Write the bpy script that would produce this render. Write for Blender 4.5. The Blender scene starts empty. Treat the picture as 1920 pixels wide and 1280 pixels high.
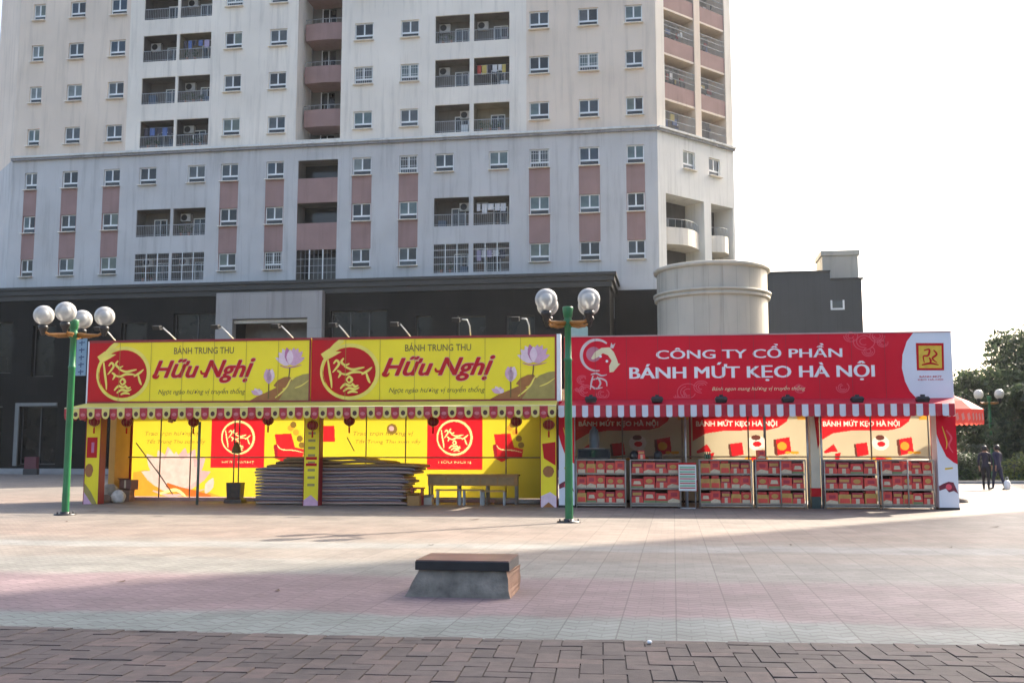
import bpy, bmesh, math, random
from mathutils import Vector, Matrix
from mathutils.geometry import tessellate_polygon
R = math.radians
random.seed(7)
S = bpy.context.scene
COL = S.collection

# ------------------------------------------------------------------ camera, world, sun
FPX, HCAM, PITCH = 1899.0, 1.55, R(6.16)
cam = bpy.data.objects.new('camera', bpy.data.cameras.new('camera')); COL.objects.link(cam)
cam.data.sensor_width = 36; cam.data.lens = FPX/1920*36
cam.data.clip_start = .1; cam.data.clip_end = 2000
cam.location = (0, 0, HCAM); cam.rotation_euler = (R(90)+PITCH, 0, 0)
S.camera = cam
SUN_AZ, SUN_EL = R(51), R(38)          # azimuth clockwise from +Y (away from the camera), to the right
W = bpy.data.worlds.new('World'); S.world = W; W.use_nodes = True
wn = W.node_tree.nodes; wl = W.node_tree.links
sky = wn.new('ShaderNodeTexSky'); sky.sky_type = 'NISHITA'; sky.sun_disc = False
sky.sun_elevation = SUN_EL; sky.sun_rotation = SUN_AZ
sky.air_density = 1.0; sky.dust_density = 6.0; sky.ozone_density = 1.0
bg = wn['Background']; bg.inputs['Strength'].default_value = 0.14
wl.new(sky.outputs[0], bg.inputs['Color'])
sl = bpy.data.lights.new('sun', 'SUN'); sl.energy = 4.1; sl.angle = R(.5); sl.color = (1, .88, .72)
sun = bpy.data.objects.new('sun', sl); COL.objects.link(sun)
sd = Vector((math.sin(SUN_AZ)*math.cos(SUN_EL), math.cos(SUN_AZ)*math.cos(SUN_EL), math.sin(SUN_EL)))
sun.rotation_euler = sd.to_track_quat('Z', 'Y').to_euler(); sun.location = sd*100
S.view_settings.view_transform = 'Standard'; S.view_settings.look = 'None'
S.view_settings.gamma = 1; S.view_settings.exposure = 1.85
S.cycles.max_bounces = 8; S.cycles.transparent_max_bounces = 12

# ------------------------------------------------------------------ measuring helpers
def ray(x, y):
    a = (x-960)/FPX; b = (640-y)/FPX
    return Vector((a, math.cos(PITCH)-b*math.sin(PITCH), math.sin(PITCH)+b*math.cos(PITCH)))
def ground(x, y, z=0):
    r = ray(x, y); t = (z-HCAM)/r.z
    return Vector((r.x*t, r.y*t, z))
class Frame:
    """a vertical plane standing at (ox, oy), turned by ang; local x along it, local y away from us"""
    def __init__(s, ox, oy, ang):
        s.o = (ox, oy); s.a = R(ang); s.c = math.cos(s.a); s.s = math.sin(s.a)
    def w(s, x, y, z=0):
        return Vector((s.o[0]+x*s.c-y*s.s, s.o[1]+x*s.s+y*s.c, z))
    def px(s, x, y, off=0):
        r = ray(x, y)
        d = -(-s.o[0]*-s.s + -s.o[1]*s.c) + off      # distance along the normal
        n = (-s.s, s.c)
        t = (n[0]*s.o[0]+n[1]*s.o[1]+off)/(n[0]*r.x+n[1]*r.y)
        X, Y = r.x*t-s.o[0], r.y*t-s.o[1]
        return (X*s.c+Y*s.s, HCAM+r.z*t)
    def sub(s, x, y, ang=0):
        p = s.w(x, y); return Frame(p.x, p.y, math.degrees(s.a)+ang)

# ------------------------------------------------------------------ materials
MATS = {}
def nn(t, typ, **kw):
    n = t.nodes.new(typ)
    for k, v in kw.items(): setattr(n, k, v)
    return n
def mat(name, col, rough=.7, vary=.12, scale=3., metal=0., streak=0., bump=0., trans=0., bscale=40., spec=.5, coat=0.):
    """painted / cloth / stone surface: base colour broken by two noises, optional rain streaks, bump, translucency"""
    if name in MATS: return MATS[name]
    m = bpy.data.materials.new(name); m.use_nodes = True; t = m.node_tree; L = t.links
    b = t.nodes['Principled BSDF']
    b.inputs['Roughness'].default_value = rough; b.inputs['Metallic'].default_value = metal
    b.inputs['Specular IOR Level'].default_value = spec
    b.inputs['Coat Weight'].default_value = coat
    tc = nn(t, 'ShaderNodeTexCoord')
    n1 = nn(t, 'ShaderNodeTexNoise'); n1.inputs['Scale'].default_value = scale; n1.inputs['Detail'].default_value = 6
    L.new(tc.outputs['Object'], n1.inputs['Vector'])
    mr = nn(t, 'ShaderNodeMapRange'); mr.inputs['From Min'].default_value = .3; mr.inputs['From Max'].default_value = .7
    mr.inputs['To Min'].default_value = 1-vary; mr.inputs['To Max'].default_value = 1+vary*.6
    L.new(n1.outputs['Fac'], mr.inputs['Value'])
    fac = mr.outputs[0]
    if streak:
        mp = nn(t, 'ShaderNodeMapping'); mp.inputs['Scale'].default_value = (1.3, 1.3, .09)
        L.new(tc.outputs['Object'], mp.inputs['Vector'])
        n2 = nn(t, 'ShaderNodeTexNoise'); n2.inputs['Scale'].default_value = 1.6; n2.inputs['Detail'].default_value = 8
        n2.inputs['Roughness'].default_value = .65
        L.new(mp.outputs[0], n2.inputs['Vector'])
        m2 = nn(t, 'ShaderNodeMapRange'); m2.inputs['From Min'].default_value = .5; m2.inputs['From Max'].default_value = .72
        m2.inputs['To Min'].default_value = 1; m2.inputs['To Max'].default_value = 1-streak
        L.new(n2.outputs['Fac'], m2.inputs['Value'])
        mu = nn(t, 'ShaderNodeMath', operation='MULTIPLY'); L.new(fac, mu.inputs[0]); L.new(m2.outputs[0], mu.inputs[1]); fac = mu.outputs[0]
    vm = nn(t, 'ShaderNodeVectorMath', operation='SCALE'); vm.inputs[0].default_value = col
    L.new(fac, vm.inputs['Scale']); L.new(vm.outputs[0], b.inputs['Base Color'])
    if bump:
        n3 = nn(t, 'ShaderNodeTexNoise'); n3.inputs['Scale'].default_value = bscale; n3.inputs['Detail'].default_value = 4
        L.new(tc.outputs['Object'], n3.inputs['Vector'])
        bp = nn(t, 'ShaderNodeBump'); bp.inputs['Strength'].default_value = bump; bp.inputs['Distance'].default_value = .02
        L.new(n3.outputs['Fac'], bp.inputs['Height']); L.new(bp.outputs[0], b.inputs['Normal'])
    if trans:
        out = t.nodes['Material Output']
        tr = nn(t, 'ShaderNodeBsdfTranslucent'); L.new(vm.outputs[0], tr.inputs['Color'])
        mx = nn(t, 'ShaderNodeMixShader'); mx.inputs[0].default_value = trans
        L.new(b.outputs[0], mx.inputs[1]); L.new(tr.outputs[0], mx.inputs[2]); L.new(mx.outputs[0], out.inputs['Surface'])
    MATS[name] = m
    return m
def panel_mat(name, col, gx, gz, dark=.6, rough=.35, vary=.2, lw=.012):
    """stone cladding: a grid of panels with thin joints, every panel its own tone"""
    m = mat(name, col, rough, vary, .5, streak=.25)
    t = m.node_tree; L = t.links; b = t.nodes['Principled BSDF']
    src = b.inputs['Base Color'].links[0].from_socket
    tc = nn(t, 'ShaderNodeTexCoord'); sp = nn(t, 'ShaderNodeSeparateXYZ'); L.new(tc.outputs['Object'], sp.inputs[0])
    def mm(op, a, bb):
        n = nn(t, 'ShaderNodeMath', operation=op)
        for i, v in enumerate((a, bb)):
            if v is None: continue
            if isinstance(v, (int, float)): n.inputs[i].default_value = v
            else: L.new(v, n.inputs[i])
        return n.outputs[0]
    xx = mm('DIVIDE', sp.outputs['X'], gx); zz = mm('DIVIDE', sp.outputs['Z'], gz)
    wn_ = nn(t, 'ShaderNodeTexWhiteNoise', noise_dimensions='2D'); cv = nn(t, 'ShaderNodeCombineXYZ')
    L.new(mm('FLOOR', xx, None), cv.inputs[0]); L.new(mm('FLOOR', zz, None), cv.inputs[1]); L.new(cv.outputs[0], wn_.inputs['Vector'])
    tone = mm('ADD', mm('MULTIPLY', wn_.outputs['Value'], vary*1.4), 1-vary*.7)
    ex = mm('GREATER_THAN', mm('ABSOLUTE', mm('SUBTRACT', mm('FRACT', xx, None), .5), None), .5-lw/gx)
    ez = mm('GREATER_THAN', mm('ABSOLUTE', mm('SUBTRACT', mm('FRACT', zz, None), .5), None), .5-lw/gz)
    e = mm('MAXIMUM', ex, ez); k = mm('MULTIPLY', tone, mm('SUBTRACT', 1, mm('MULTIPLY', e, dark)))
    v = nn(t, 'ShaderNodeVectorMath', operation='SCALE'); L.new(src, v.inputs[0]); L.new(k, v.inputs['Scale'])
    L.new(v.outputs[0], b.inputs['Base Color'])
    return m

white_wall = mat('white_render', (.8, .745, .65), .8, .1, .25, streak=.25, bump=.2)
beige_wall = mat('beige_render', (.74, .635, .52), .8, .1, .25, streak=.2, bump=.2)
blue_wall = mat('pale_blue_render', (.53, .53, .52), .8, .12, .3, streak=.28, bump=.2)
lilac_wall = mat('pale_grey_render', (.7, .7, .66), .8, .1, .3, streak=.25)
pink_paint = mat('dusty_pink_paint', (0.3145, 0.1997, 0.1827), .75, .12, .8, streak=.2)
grey_trim = mat('grey_trim', (.3, .31, .33), .7, .2, .5, streak=.4)
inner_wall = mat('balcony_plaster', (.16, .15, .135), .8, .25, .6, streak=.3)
frame_white = mat('white_window_frame', (.76, .78, .77), .4, .05)
granite = panel_mat('dark_granite_cladding', (0.0076, 0.0073, 0.0064), .9, 1.35, .45, .42, .45)
granite2 = panel_mat('grey_granite_cladding', (0.0382, 0.0391, 0.0391), 1.1, 8, .3, .4, .15)
granite.node_tree.nodes['Principled BSDF'].inputs['Specular IOR Level'].default_value = .1
portal_m = panel_mat('portal_stone', (0.306, 0.2932, 0.2805), 1.2, 2.4, .25, .5, .08)
cream_m = panel_mat('cream_cladding', (0.425, 0.3995, 0.34), .8, 30, .25, .5, .1)
cream_plain = mat('cream_render', (0.476, 0.4505, 0.3825), .7, .08, .6, streak=.2)
steel = mat('galvanised_steel', (.36, .37, .38), .4, .2, 8, metal=.6)
darkmetal = mat('dark_metal', (.03, .03, .032), .4, .2, 8, metal=.3)
railm = mat('balcony_rail_steel', (.36, .38, .39), .5, .2, 4)
black = mat('black_plastic', (.012, .012, .014), .4, .2, 10)
def glassmat(name, col, rough=.12):
    m = mat(name, [c*.62 for c in col], rough, .35, 1.1, spec=.4); return m
GL = [glassmat('pane_dark', (.025, .032, .036)), glassmat('pane_teal_curtain', (.16, .245, .25)), glassmat('pane_green_curtain', (.2, .25, .21)),
      glassmat('pane_slate', (.07, .095, .11)), glassmat('pane_grey', (.13, .15, .155)), glassmat('pane_pale_curtain', (.3, .35, .34)),
      glassmat('pane_blue', (.05, .09, .13))]
shopglass = glassmat('dark_shop_glass', (.012, .013, .012), .12); shopglass.node_tree.nodes['Principled BSDF'].inputs['Specular IOR Level'].default_value = .22

# ------------------------------------------------------------------ mesh builder
class MB:
    def __init__(s): s.v = []; s.f = []; s.fm = []; s.mats = []; s.sm = []
    def mi(s, m):
        if m not in s.mats: s.mats.append(m)
        return s.mats.index(m)
    def face(s, pts, m, smooth=False):
        i = len(s.v); s.v += [tuple(p) for p in pts]; s.f.append(tuple(range(i, i+len(pts)))); s.fm.append(s.mi(m)); s.sm.append(smooth)
    def box(s, x0, x1, y0, y1, z0, z1, m, rot=0, c=None):
        P = [(x, y, z) for z in (z0, z1) for y in (y0, y1) for x in (x0, x1)]
        if rot:
            cx, cy = c or ((x0+x1)/2, (y0+y1)/2); a, b = math.cos(rot), math.sin(rot)
            P = [(cx+(x-cx)*a-(y-cy)*b, cy+(x-cx)*b+(y-cy)*a, z) for x, y, z in P]
        i = len(s.v); s.v += P; k = s.mi(m)
        for f in ((0, 2, 3, 1), (4, 5, 7, 6), (0, 1, 5, 4), (2, 6, 7, 3), (0, 4, 6, 2), (1, 3, 7, 5)):
            s.f.append(tuple(i+j for j in f)); s.fm.append(k); s.sm.append(False)
    def loft(s, rings, m, cap=True, smooth=True, close=True):
        i = len(s.v); n = len(rings[0]); k = s.mi(m)
        for r in rings: s.v += [tuple(p) for p in r]
        for j in range(len(rings)-1):
            for q in range(n if close else n-1):
                a = i+j*n+q; b = i+j*n+(q+1) % n
                s.f.append((a, b, b+n, a+n)); s.fm.append(k); s.sm.append(smooth)
        if cap:
            s.f.append(tuple(range(i+n-1, i-1, -1))); s.fm.append(k); s.sm.append(False)
            e = i+(len(rings)-1)*n
            s.f.append(tuple(range(e, e+n))); s.fm.append(k); s.sm.append(False)
    def tube(s, pts, r, m, n=8, cap=True):
        pts = [Vector(p) for p in pts]
        rr = r if isinstance(r, (list, tuple)) else [r]*len(pts)
        rings = []
        for i, p in enumerate(pts):
            d = (pts[min(i+1, len(pts)-1)]-pts[max(i-1, 0)]).normalized()
            a = d.orthogonal().normalized() if i == 0 else (a-d*a.dot(d)).normalized()
            b = d.cross(a)
            rings.append([p+(a*math.cos(q*2*math.pi/n)+b*math.sin(q*2*math.pi/n))*rr[i] for q in range(n)])
        s.loft(rings, m, cap)
    def lathe(s, prof, m, c=(0, 0, 0), n=20, a0=0, a1=2*math.pi, smooth=True):
        full = abs(a1-a0-2*math.pi) < 1e-6
        k = n if full else n+1
        rings = [[(c[0]+r*math.cos(a0+(a1-a0)*q/n), c[1]+r*math.sin(a0+(a1-a0)*q/n), c[2]+z) for q in range(k)] for r, z in prof]
        s.loft(rings, m, False, smooth, full)
    def sphere(s, c, r, m, n=20, k=12, sz=1):
        s.lathe([(max(1e-4, r*math.sin(math.pi*j/k)), -r*sz*math.cos(math.pi*j/k)) for j in range(k+1)], m, c, n)
    def poly(s, pts, y, m):
        """flat shape in the x-z plane facing the viewer at depth y"""
        tr = tessellate_polygon([[Vector((p[0], p[1], 0)) for p in pts]])
        i = len(s.v); s.v += [(p[0], y, p[1]) for p in pts]; k = s.mi(m)
        for t in tr:
            a, b, c = (pts[j] for j in t)
            if (b[0]-a[0])*(c[1]-a[1])-(b[1]-a[1])*(c[0]-a[0]) < 0: t = t[::-1]
            s.f.append(tuple(i+j for j in t)); s.fm.append(k); s.sm.append(False)
    def prism(s, pts, y0, y1, m):
        s.poly(pts, y0, m); s.poly(pts, y1, m)
        for i in range(len(pts)):
            a, b = pts[i], pts[(i+1) % len(pts)]
            s.face([(a[0], y0, a[1]), (b[0], y0, b[1]), (b[0], y1, b[1]), (a[0], y1, a[1])], m)
    def ribbon(s, pts, w, y, m, sub=5, taper=True):
        P = smooth_line(pts, sub); n = len(P); L, Q = [], []
        for i, p in enumerate(P):
            a = P[max(0, i-1)]; b = P[min(n-1, i+1)]; dx, dz = b[0]-a[0], b[1]-a[1]; d = math.hypot(dx, dz) or 1
            t = i/(n-1); ww = w/2*((.35+.65*math.sin(math.pi*min(1, t*.9+.1))) if taper else 1)
            L.append((p[0]-dz/d*ww, y, p[1]+dx/d*ww)); Q.append((p[0]+dz/d*ww, y, p[1]-dx/d*ww))
        for i in range(n-1): s.face([L[i], Q[i], Q[i+1], L[i+1]], m)
    def text(s, txt, x0, x1, z0, z1, y, m, shear=0, off=0):
        for f in text_faces(txt, shear, off):
            s.face([(x0+(x1-x0)*p[0], y, z0+(z1-z0)*p[1]) for p in f], m)
    def build(s, name, parent=None, loc=None, rz=None):
        me = bpy.data.meshes.new(name); me.from_pydata(s.v, [], s.f)
        for m in s.mats: me.materials.append(m)
        me.polygons.foreach_set('material_index', s.fm); me.polygons.foreach_set('use_smooth', s.sm); me.update()
        return link(name, me, parent, loc, rz)
class Art(MB):
    """a printed cloth: the shapes drawn on it are cut into ONE sheet, the ones drawn nearer on top"""
    def __init__(s): super().__init__(); s.rec = []
    def face(s, pts, m, smooth=False): s.rec.append((round(pts[0][1], 5), [(p[0], p[2]) for p in pts], m))
    def poly(s, pts, y, m): s.rec.append((round(y, 5), list(pts), m))
    def sheet(s, x0, x1, z0, z1, y, base, res=.015):
        nx = int((x1-x0)/res); nz = int((z1-z0)/res); dx = (x1-x0)/nx; dz = (z1-z0)/nz
        G = [[base]*nx for _ in range(nz)]
        for _, P, m in sorted(s.rec, key=lambda r: -r[0]):
            lo = max(0, int((min(p[1] for p in P)-z0)/dz)-1); hi = min(nz-1, int((max(p[1] for p in P)-z0)/dz)+1)
            for j in range(lo, hi+1):
                zc = z0+(j+.5)*dz; X = []
                for a, b in zip(P, P[1:]+P[:1]):
                    if (a[1] <= zc) != (b[1] <= zc): X.append(a[0]+(b[0]-a[0])*(zc-a[1])/(b[1]-a[1]))
                X.sort()
                for a, b in zip(X[::2], X[1::2]):
                    i0 = max(0, math.ceil((a-x0)/dx-.5)); i1 = min(nx-1, math.floor((b-x0)/dx-.5))
                    for i in range(i0, i1+1): G[j][i] = m
        out = MB(); act = {}
        for j in range(nz+1):
            runs = {}
            if j < nz:
                i = 0; row = G[j]
                while i < nx:
                    k = i
                    while k < nx and row[k] is row[i]: k += 1
                    runs[(i, k, row[i])] = act.get((i, k, row[i]), j); i = k
            for (i, k, m), j0 in act.items():
                if (i, k, m) not in runs: out.face([(x0+i*dx, y, z0+j0*dz), (x0+k*dx, y, z0+j0*dz), (x0+k*dx, y, z0+j*dz), (x0+i*dx, y, z0+j*dz)], m)
            act = runs
        return out
def link(name, me, parent=None, loc=None, rz=None):
    o = bpy.data.objects.new(name, me); COL.objects.link(o)
    if parent: o.parent = parent
    if loc is not None: o.location = loc
    if rz is not None: o.rotation_euler = (0, 0, rz)
    return o
def smooth_line(pts, sub=5):
    if len(pts) < 3: return list(pts)
    P = [pts[0]]+list(pts)+[pts[-1]]; out = []
    for i in range(1, len(P)-2):
        for k in range(sub):
            t = k/sub; r = []
            for c in (0, 1):
                a, b, d, e = P[i-1][c], P[i][c], P[i+1][c], P[i+2][c]
                r.append(.5*(2*b+(d-a)*t+(2*a-5*b+4*d-e)*t*t+(3*b-a-3*d+e)*t**3))
            out.append(tuple(r))
    out.append(tuple(pts[-1])); return out
TXT = {}
def text_faces(txt, shear, off):
    k = (txt, shear, off)
    if k in TXT: return TXT[k]
    c = bpy.data.curves.new('txt', 'FONT'); c.body = txt; c.shear = shear; c.offset = off; c.resolution_u = 3
    c.align_x = 'CENTER'; c.space_line = 1.0
    o = bpy.data.objects.new('txt', c); COL.objects.link(o)
    bpy.context.view_layer.update()
    me = bpy.data.meshes.new_from_object(o.evaluated_get(bpy.context.evaluated_depsgraph_get()))
    xs = [v.co.x for v in me.vertices]; zs = [v.co.y for v in me.vertices]
    a, b, e, f = min(xs), max(xs), min(zs), max(zs)
    r = [[((me.vertices[i].co.x-a)/(b-a), (me.vertices[i].co.y-e)/(f-e)) for i in p.vertices] for p in me.polygons]
    bpy.data.objects.remove(o); bpy.data.curves.remove(c); bpy.data.meshes.remove(me)
    TXT[k] = r; return r
def empty(name, loc, rz=0):
    o = bpy.data.objects.new(name, None); COL.objects.link(o); o.location = loc; o.rotation_euler = (0, 0, rz); o.empty_display_size = .3
    return o
def tag(o, label, cat, group=None, kind=None):
    o['label'] = label; o['category'] = cat
    if group: o['group'] = group
    if kind: o['kind'] = kind
    return o
def copy_tree(o, parent=None):
    c = o.copy(); COL.objects.link(c)
    if parent: c.parent = parent
    for ch in [x for x in COL.objects if x.parent == o]: copy_tree(ch, c)
    return c
ORD = ['first', 'second', 'third', 'fourth', 'fifth', 'sixth', 'seventh', 'eighth', 'ninth', 'tenth', 'eleventh', 'twelfth', 'thirteenth', 'fourteenth', 'fifteenth', 'sixteenth']

def holed_wall(mb, x0, x1, z0, z1, holes, matfn, xs=(), zs=(), y=0, reveal=.15, rmat=None, th=None):
    """wall sheet in the x-z plane with rectangular openings and their reveals; matfn gives the paint of each cell"""
    X = sorted(set([x0, x1]+[h[0] for h in holes]+[h[1] for h in holes]+list(xs))); X = [x for x in X if x0 <= x <= x1]
    Z = sorted(set([z0, z1]+[h[2] for h in holes]+[h[3] for h in holes]+list(zs))); Z = [z for z in Z if z0 <= z <= z1]
    for i in range(len(X)-1):
        for j in range(len(Z)-1):
            cx, cz = (X[i]+X[i+1])/2, (Z[j]+Z[j+1])/2
            if any(h[0] < cx < h[1] and h[2] < cz < h[3] for h in holes): continue
            mb.face([(X[i], y, Z[j]), (X[i+1], y, Z[j]), (X[i+1], y, Z[j+1]), (X[i], y, Z[j+1])], matfn(cx, cz))
    for h in holes:
        a, b, c, d = h[:4]; r = h[4] if len(h) > 4 else reveal; m = rmat or matfn((a+b)/2, d+.05)
        mb.face([(a, y, c), (a, y+r, c), (a, y+r, d), (a, y, d)], m); mb.face([(b, y, c), (b, y, d), (b, y+r, d), (b, y+r, c)], m)
        mb.face([(a, y, c), (b, y, c), (b, y+r, c), (a, y+r, c)], m); mb.face([(a, y, d), (a, y+r, d), (b, y+r, d), (b, y, d)], m)

# ------------------------------------------------------------------ ground
def ground_material():
    m = bpy.data.materials.new('plaza_paving'); m.use_nodes = True; t = m.node_tree; L = t.links; b = t.nodes['Principled BSDF']
    def mm(op, a, bb=None, c=None):
        n = nn(t, 'ShaderNodeMath', operation=op)
        for i, v in enumerate((a, bb, c)):
            if v is None: continue
            if isinstance(v, (int, float)): n.inputs[i].default_value = v
            else: L.new(v, n.inputs[i])
        return n.outputs[0]
    tc = nn(t, 'ShaderNodeTexCoord')
    mp = nn(t, 'ShaderNodeMapping', vector_type='TEXTURE'); mp.inputs['Rotation'].default_value = (0, 0, R(-9)); L.new(tc.outputs['Object'], mp.inputs['Vector'])
    sp = nn(t, 'ShaderNodeSeparateXYZ'); L.new(mp.outputs[0], sp.inputs[0]); u, v = sp.outputs['X'], sp.outputs['Y']
    mp2 = nn(t, 'ShaderNodeMapping', vector_type='TEXTURE'); mp2.inputs['Rotation'].default_value = (0, 0, R(-6)); L.new(tc.outputs['Object'], mp2.inputs['Vector'])
    sp2 = nn(t, 'ShaderNodeSeparateXYZ'); L.new(mp2.outputs[0], sp2.inputs[0]); v2 = sp2.outputs['Y']
    def noise(sc, vec=None, det=5, rough=.6):
        n = nn(t, 'ShaderNodeTexNoise'); n.inputs['Scale'].default_value = sc; n.inputs['Detail'].default_value = det; n.inputs['Roughness'].default_value = rough
        L.new(vec or tc.outputs['Object'], n.inputs['Vector']); return n.outputs['Fac']
    # colour bands running along the building
    wob = mm('MULTIPLY', mm('SUBTRACT', noise(.35), .5), 1.5)
    # band edges follow whole pavers: quantise
    vb = mm('ADD', v2, wob)
    cr = nn(t, 'ShaderNodeValToRGB'); cr.color_ramp.interpolation = 'EASE'
    L.new(mm('DIVIDE', vb, 40), cr.inputs[0])
    mint = (0.1527, 0.1745, 0.1651, 1); pink = (.168, .122, .13, 1); beige = (0.187, 0.1651, 0.1433, 1); pale = (0.2119, 0.2119, 0.1994, 1); rose = (0.1932, 0.1527, 0.1278, 1)
    stops = [(0, mint), (9.55, mint), (9.9, pink), (12.2, pink), (12.9, (.175, .172, .156, 1)), (14.2, (.18, .175, .16, 1)), (14.8, beige), (16.0, beige), (16.3, pale), (16.9, pale), (17.3, beige), (18.5, rose), (24, beige), (30, rose), (40, beige)]
    e = cr.color_ramp.elements; e[0].position = 0; e[0].color = mint; e[1].position = 1; e[1].color = beige
    for p, c in stops[1:-1]:
        q = e.new(p/40); q.color = c
    # every slab its own tone
    cell = nn(t, 'ShaderNodeCombineXYZ'); L.new(mm('FLOOR', mm('DIVIDE', u, .5)), cell.inputs[0]); L.new(mm('FLOOR', mm('DIVIDE', v, .5)), cell.inputs[1])
    wn2 = nn(t, 'ShaderNodeTexWhiteNoise', noise_dimensions='2D'); L.new(cell.outputs[0], wn2.inputs['Vector'])
    tri = mm('PINGPONG', mm('MULTIPLY', u, 1), .125)
    w = mm('ADD', v, mm('MULTIPLY', tri, .7))
    row = mm('FRACT', mm('DIVIDE', w, .16)); rowi = mm('FLOOR', mm('DIVIDE', w, .16))
    c2 = nn(t, 'ShaderNodeCombineXYZ'); L.new(mm('FLOOR', mm('DIVIDE', u, .25)), c2.inputs[0]); L.new(rowi, c2.inputs[1])
    wn3 = nn(t, 'ShaderNodeTexWhiteNoise', noise_dimensions='2D'); L.new(c2.outputs[0], wn3.inputs['Vector'])
    j1 = mm('SMOOTH_MIN', 1, mm('GREATER_THAN', mm('ABSOLUTE', mm('SUBTRACT', row, .5)), .43), 0)
    j2 = mm('GREATER_THAN', mm('ABSOLUTE', mm('SUBTRACT', mm('FRACT', mm('DIVIDE', u, .5)), .5)), .487)
    j3 = mm('GREATER_THAN', mm('ABSOLUTE', mm('SUBTRACT', mm('FRACT', mm('DIVIDE', mm('ADD', u, mm('MULTIPLY', mm('FRACT', mm('MULTIPLY', rowi, .5)), .25)), .25)), .5)), .475)
    joint = mm('MAXIMUM', mm('MAXIMUM', mm('MULTIPLY', j1, .5), mm('MULTIPLY', j2, .5)), mm('MULTIPLY', j3, .22))
    odd = mm('MULTIPLY', mm('GREATER_THAN', wn2.outputs['Value'], .94), -.16)
    tone = mm('ADD', mm('ADD', mm('MULTIPLY', wn2.outputs['Value'], .12), odd), mm('MULTIPLY', wn3.outputs['Value'], .2))
    dirt = nn(t, 'ShaderNodeMapRange'); dirt.inputs['From Min'].default_value = .35; dirt.inputs['From Max'].default_value = .7
    dirt.inputs['To Min'].default_value = 1.02; dirt.inputs['To Max'].default_value = .66; L.new(noise(.8, det=9, rough=.7), dirt.inputs['Value'])
    vo = nn(t, 'ShaderNodeTexVoronoi'); vo.inputs['Scale'].default_value = 1.7; L.new(tc.outputs['Object'], vo.inputs['Vector'])
    gum = mm('SUBTRACT', 1, mm('MULTIPLY', mm('LESS_THAN', vo.outputs['Distance'], mm('MULTIPLY', noise(.6), .11)), .38))
    st = nn(t, 'ShaderNodeMapRange'); st.inputs['From Min'].default_value = .6; st.inputs['From Max'].default_value = .68; st.inputs['To Min'].default_value = 1; st.inputs['To Max'].default_value = .8
    L.new(noise(.45, det=8, rough=.75), st.inputs['Value']); tone = mm('ADD', tone, 0); dirt_ = mm('MULTIPLY', mm('MULTIPLY', dirt.outputs[0], gum), st.outputs[0])
    k = mm('MULTIPLY', mm('MULTIPLY', mm('ADD', tone, .88), dirt_), mm('SUBTRACT', 1, joint))
    sc = nn(t, 'ShaderNodeVectorMath', operation='SCALE'); L.new(cr.outputs[0], sc.inputs[0]); L.new(k, sc.inputs['Scale'])
    L.new(sc.outputs[0], b.inputs['Base Color'])
    rr = nn(t, 'ShaderNodeMapRange'); rr.inputs['To Min'].default_value = .5; rr.inputs['To Max'].default_value = .8; L.new(noise(1.5), rr.inputs['Value']); L.new(rr.outputs[0], b.inputs['Roughness'])
    bp = nn(t, 'ShaderNodeBump'); bp.inputs['Strength'].default_value = .35; bp.inputs['Distance'].default_value = .01
    L.new(mm('SUBTRACT', 1, joint), bp.inputs['Height']); L.new(bp.outputs[0], b.inputs['Normal'])
    return m
g = MB(); g.face([(-240, -40, 0), (240, -40, 0), (240, 330, 0), (-240, 330, 0)], ground_material())
go = g.build('ground'); go['kind'] = 'structure'

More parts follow.
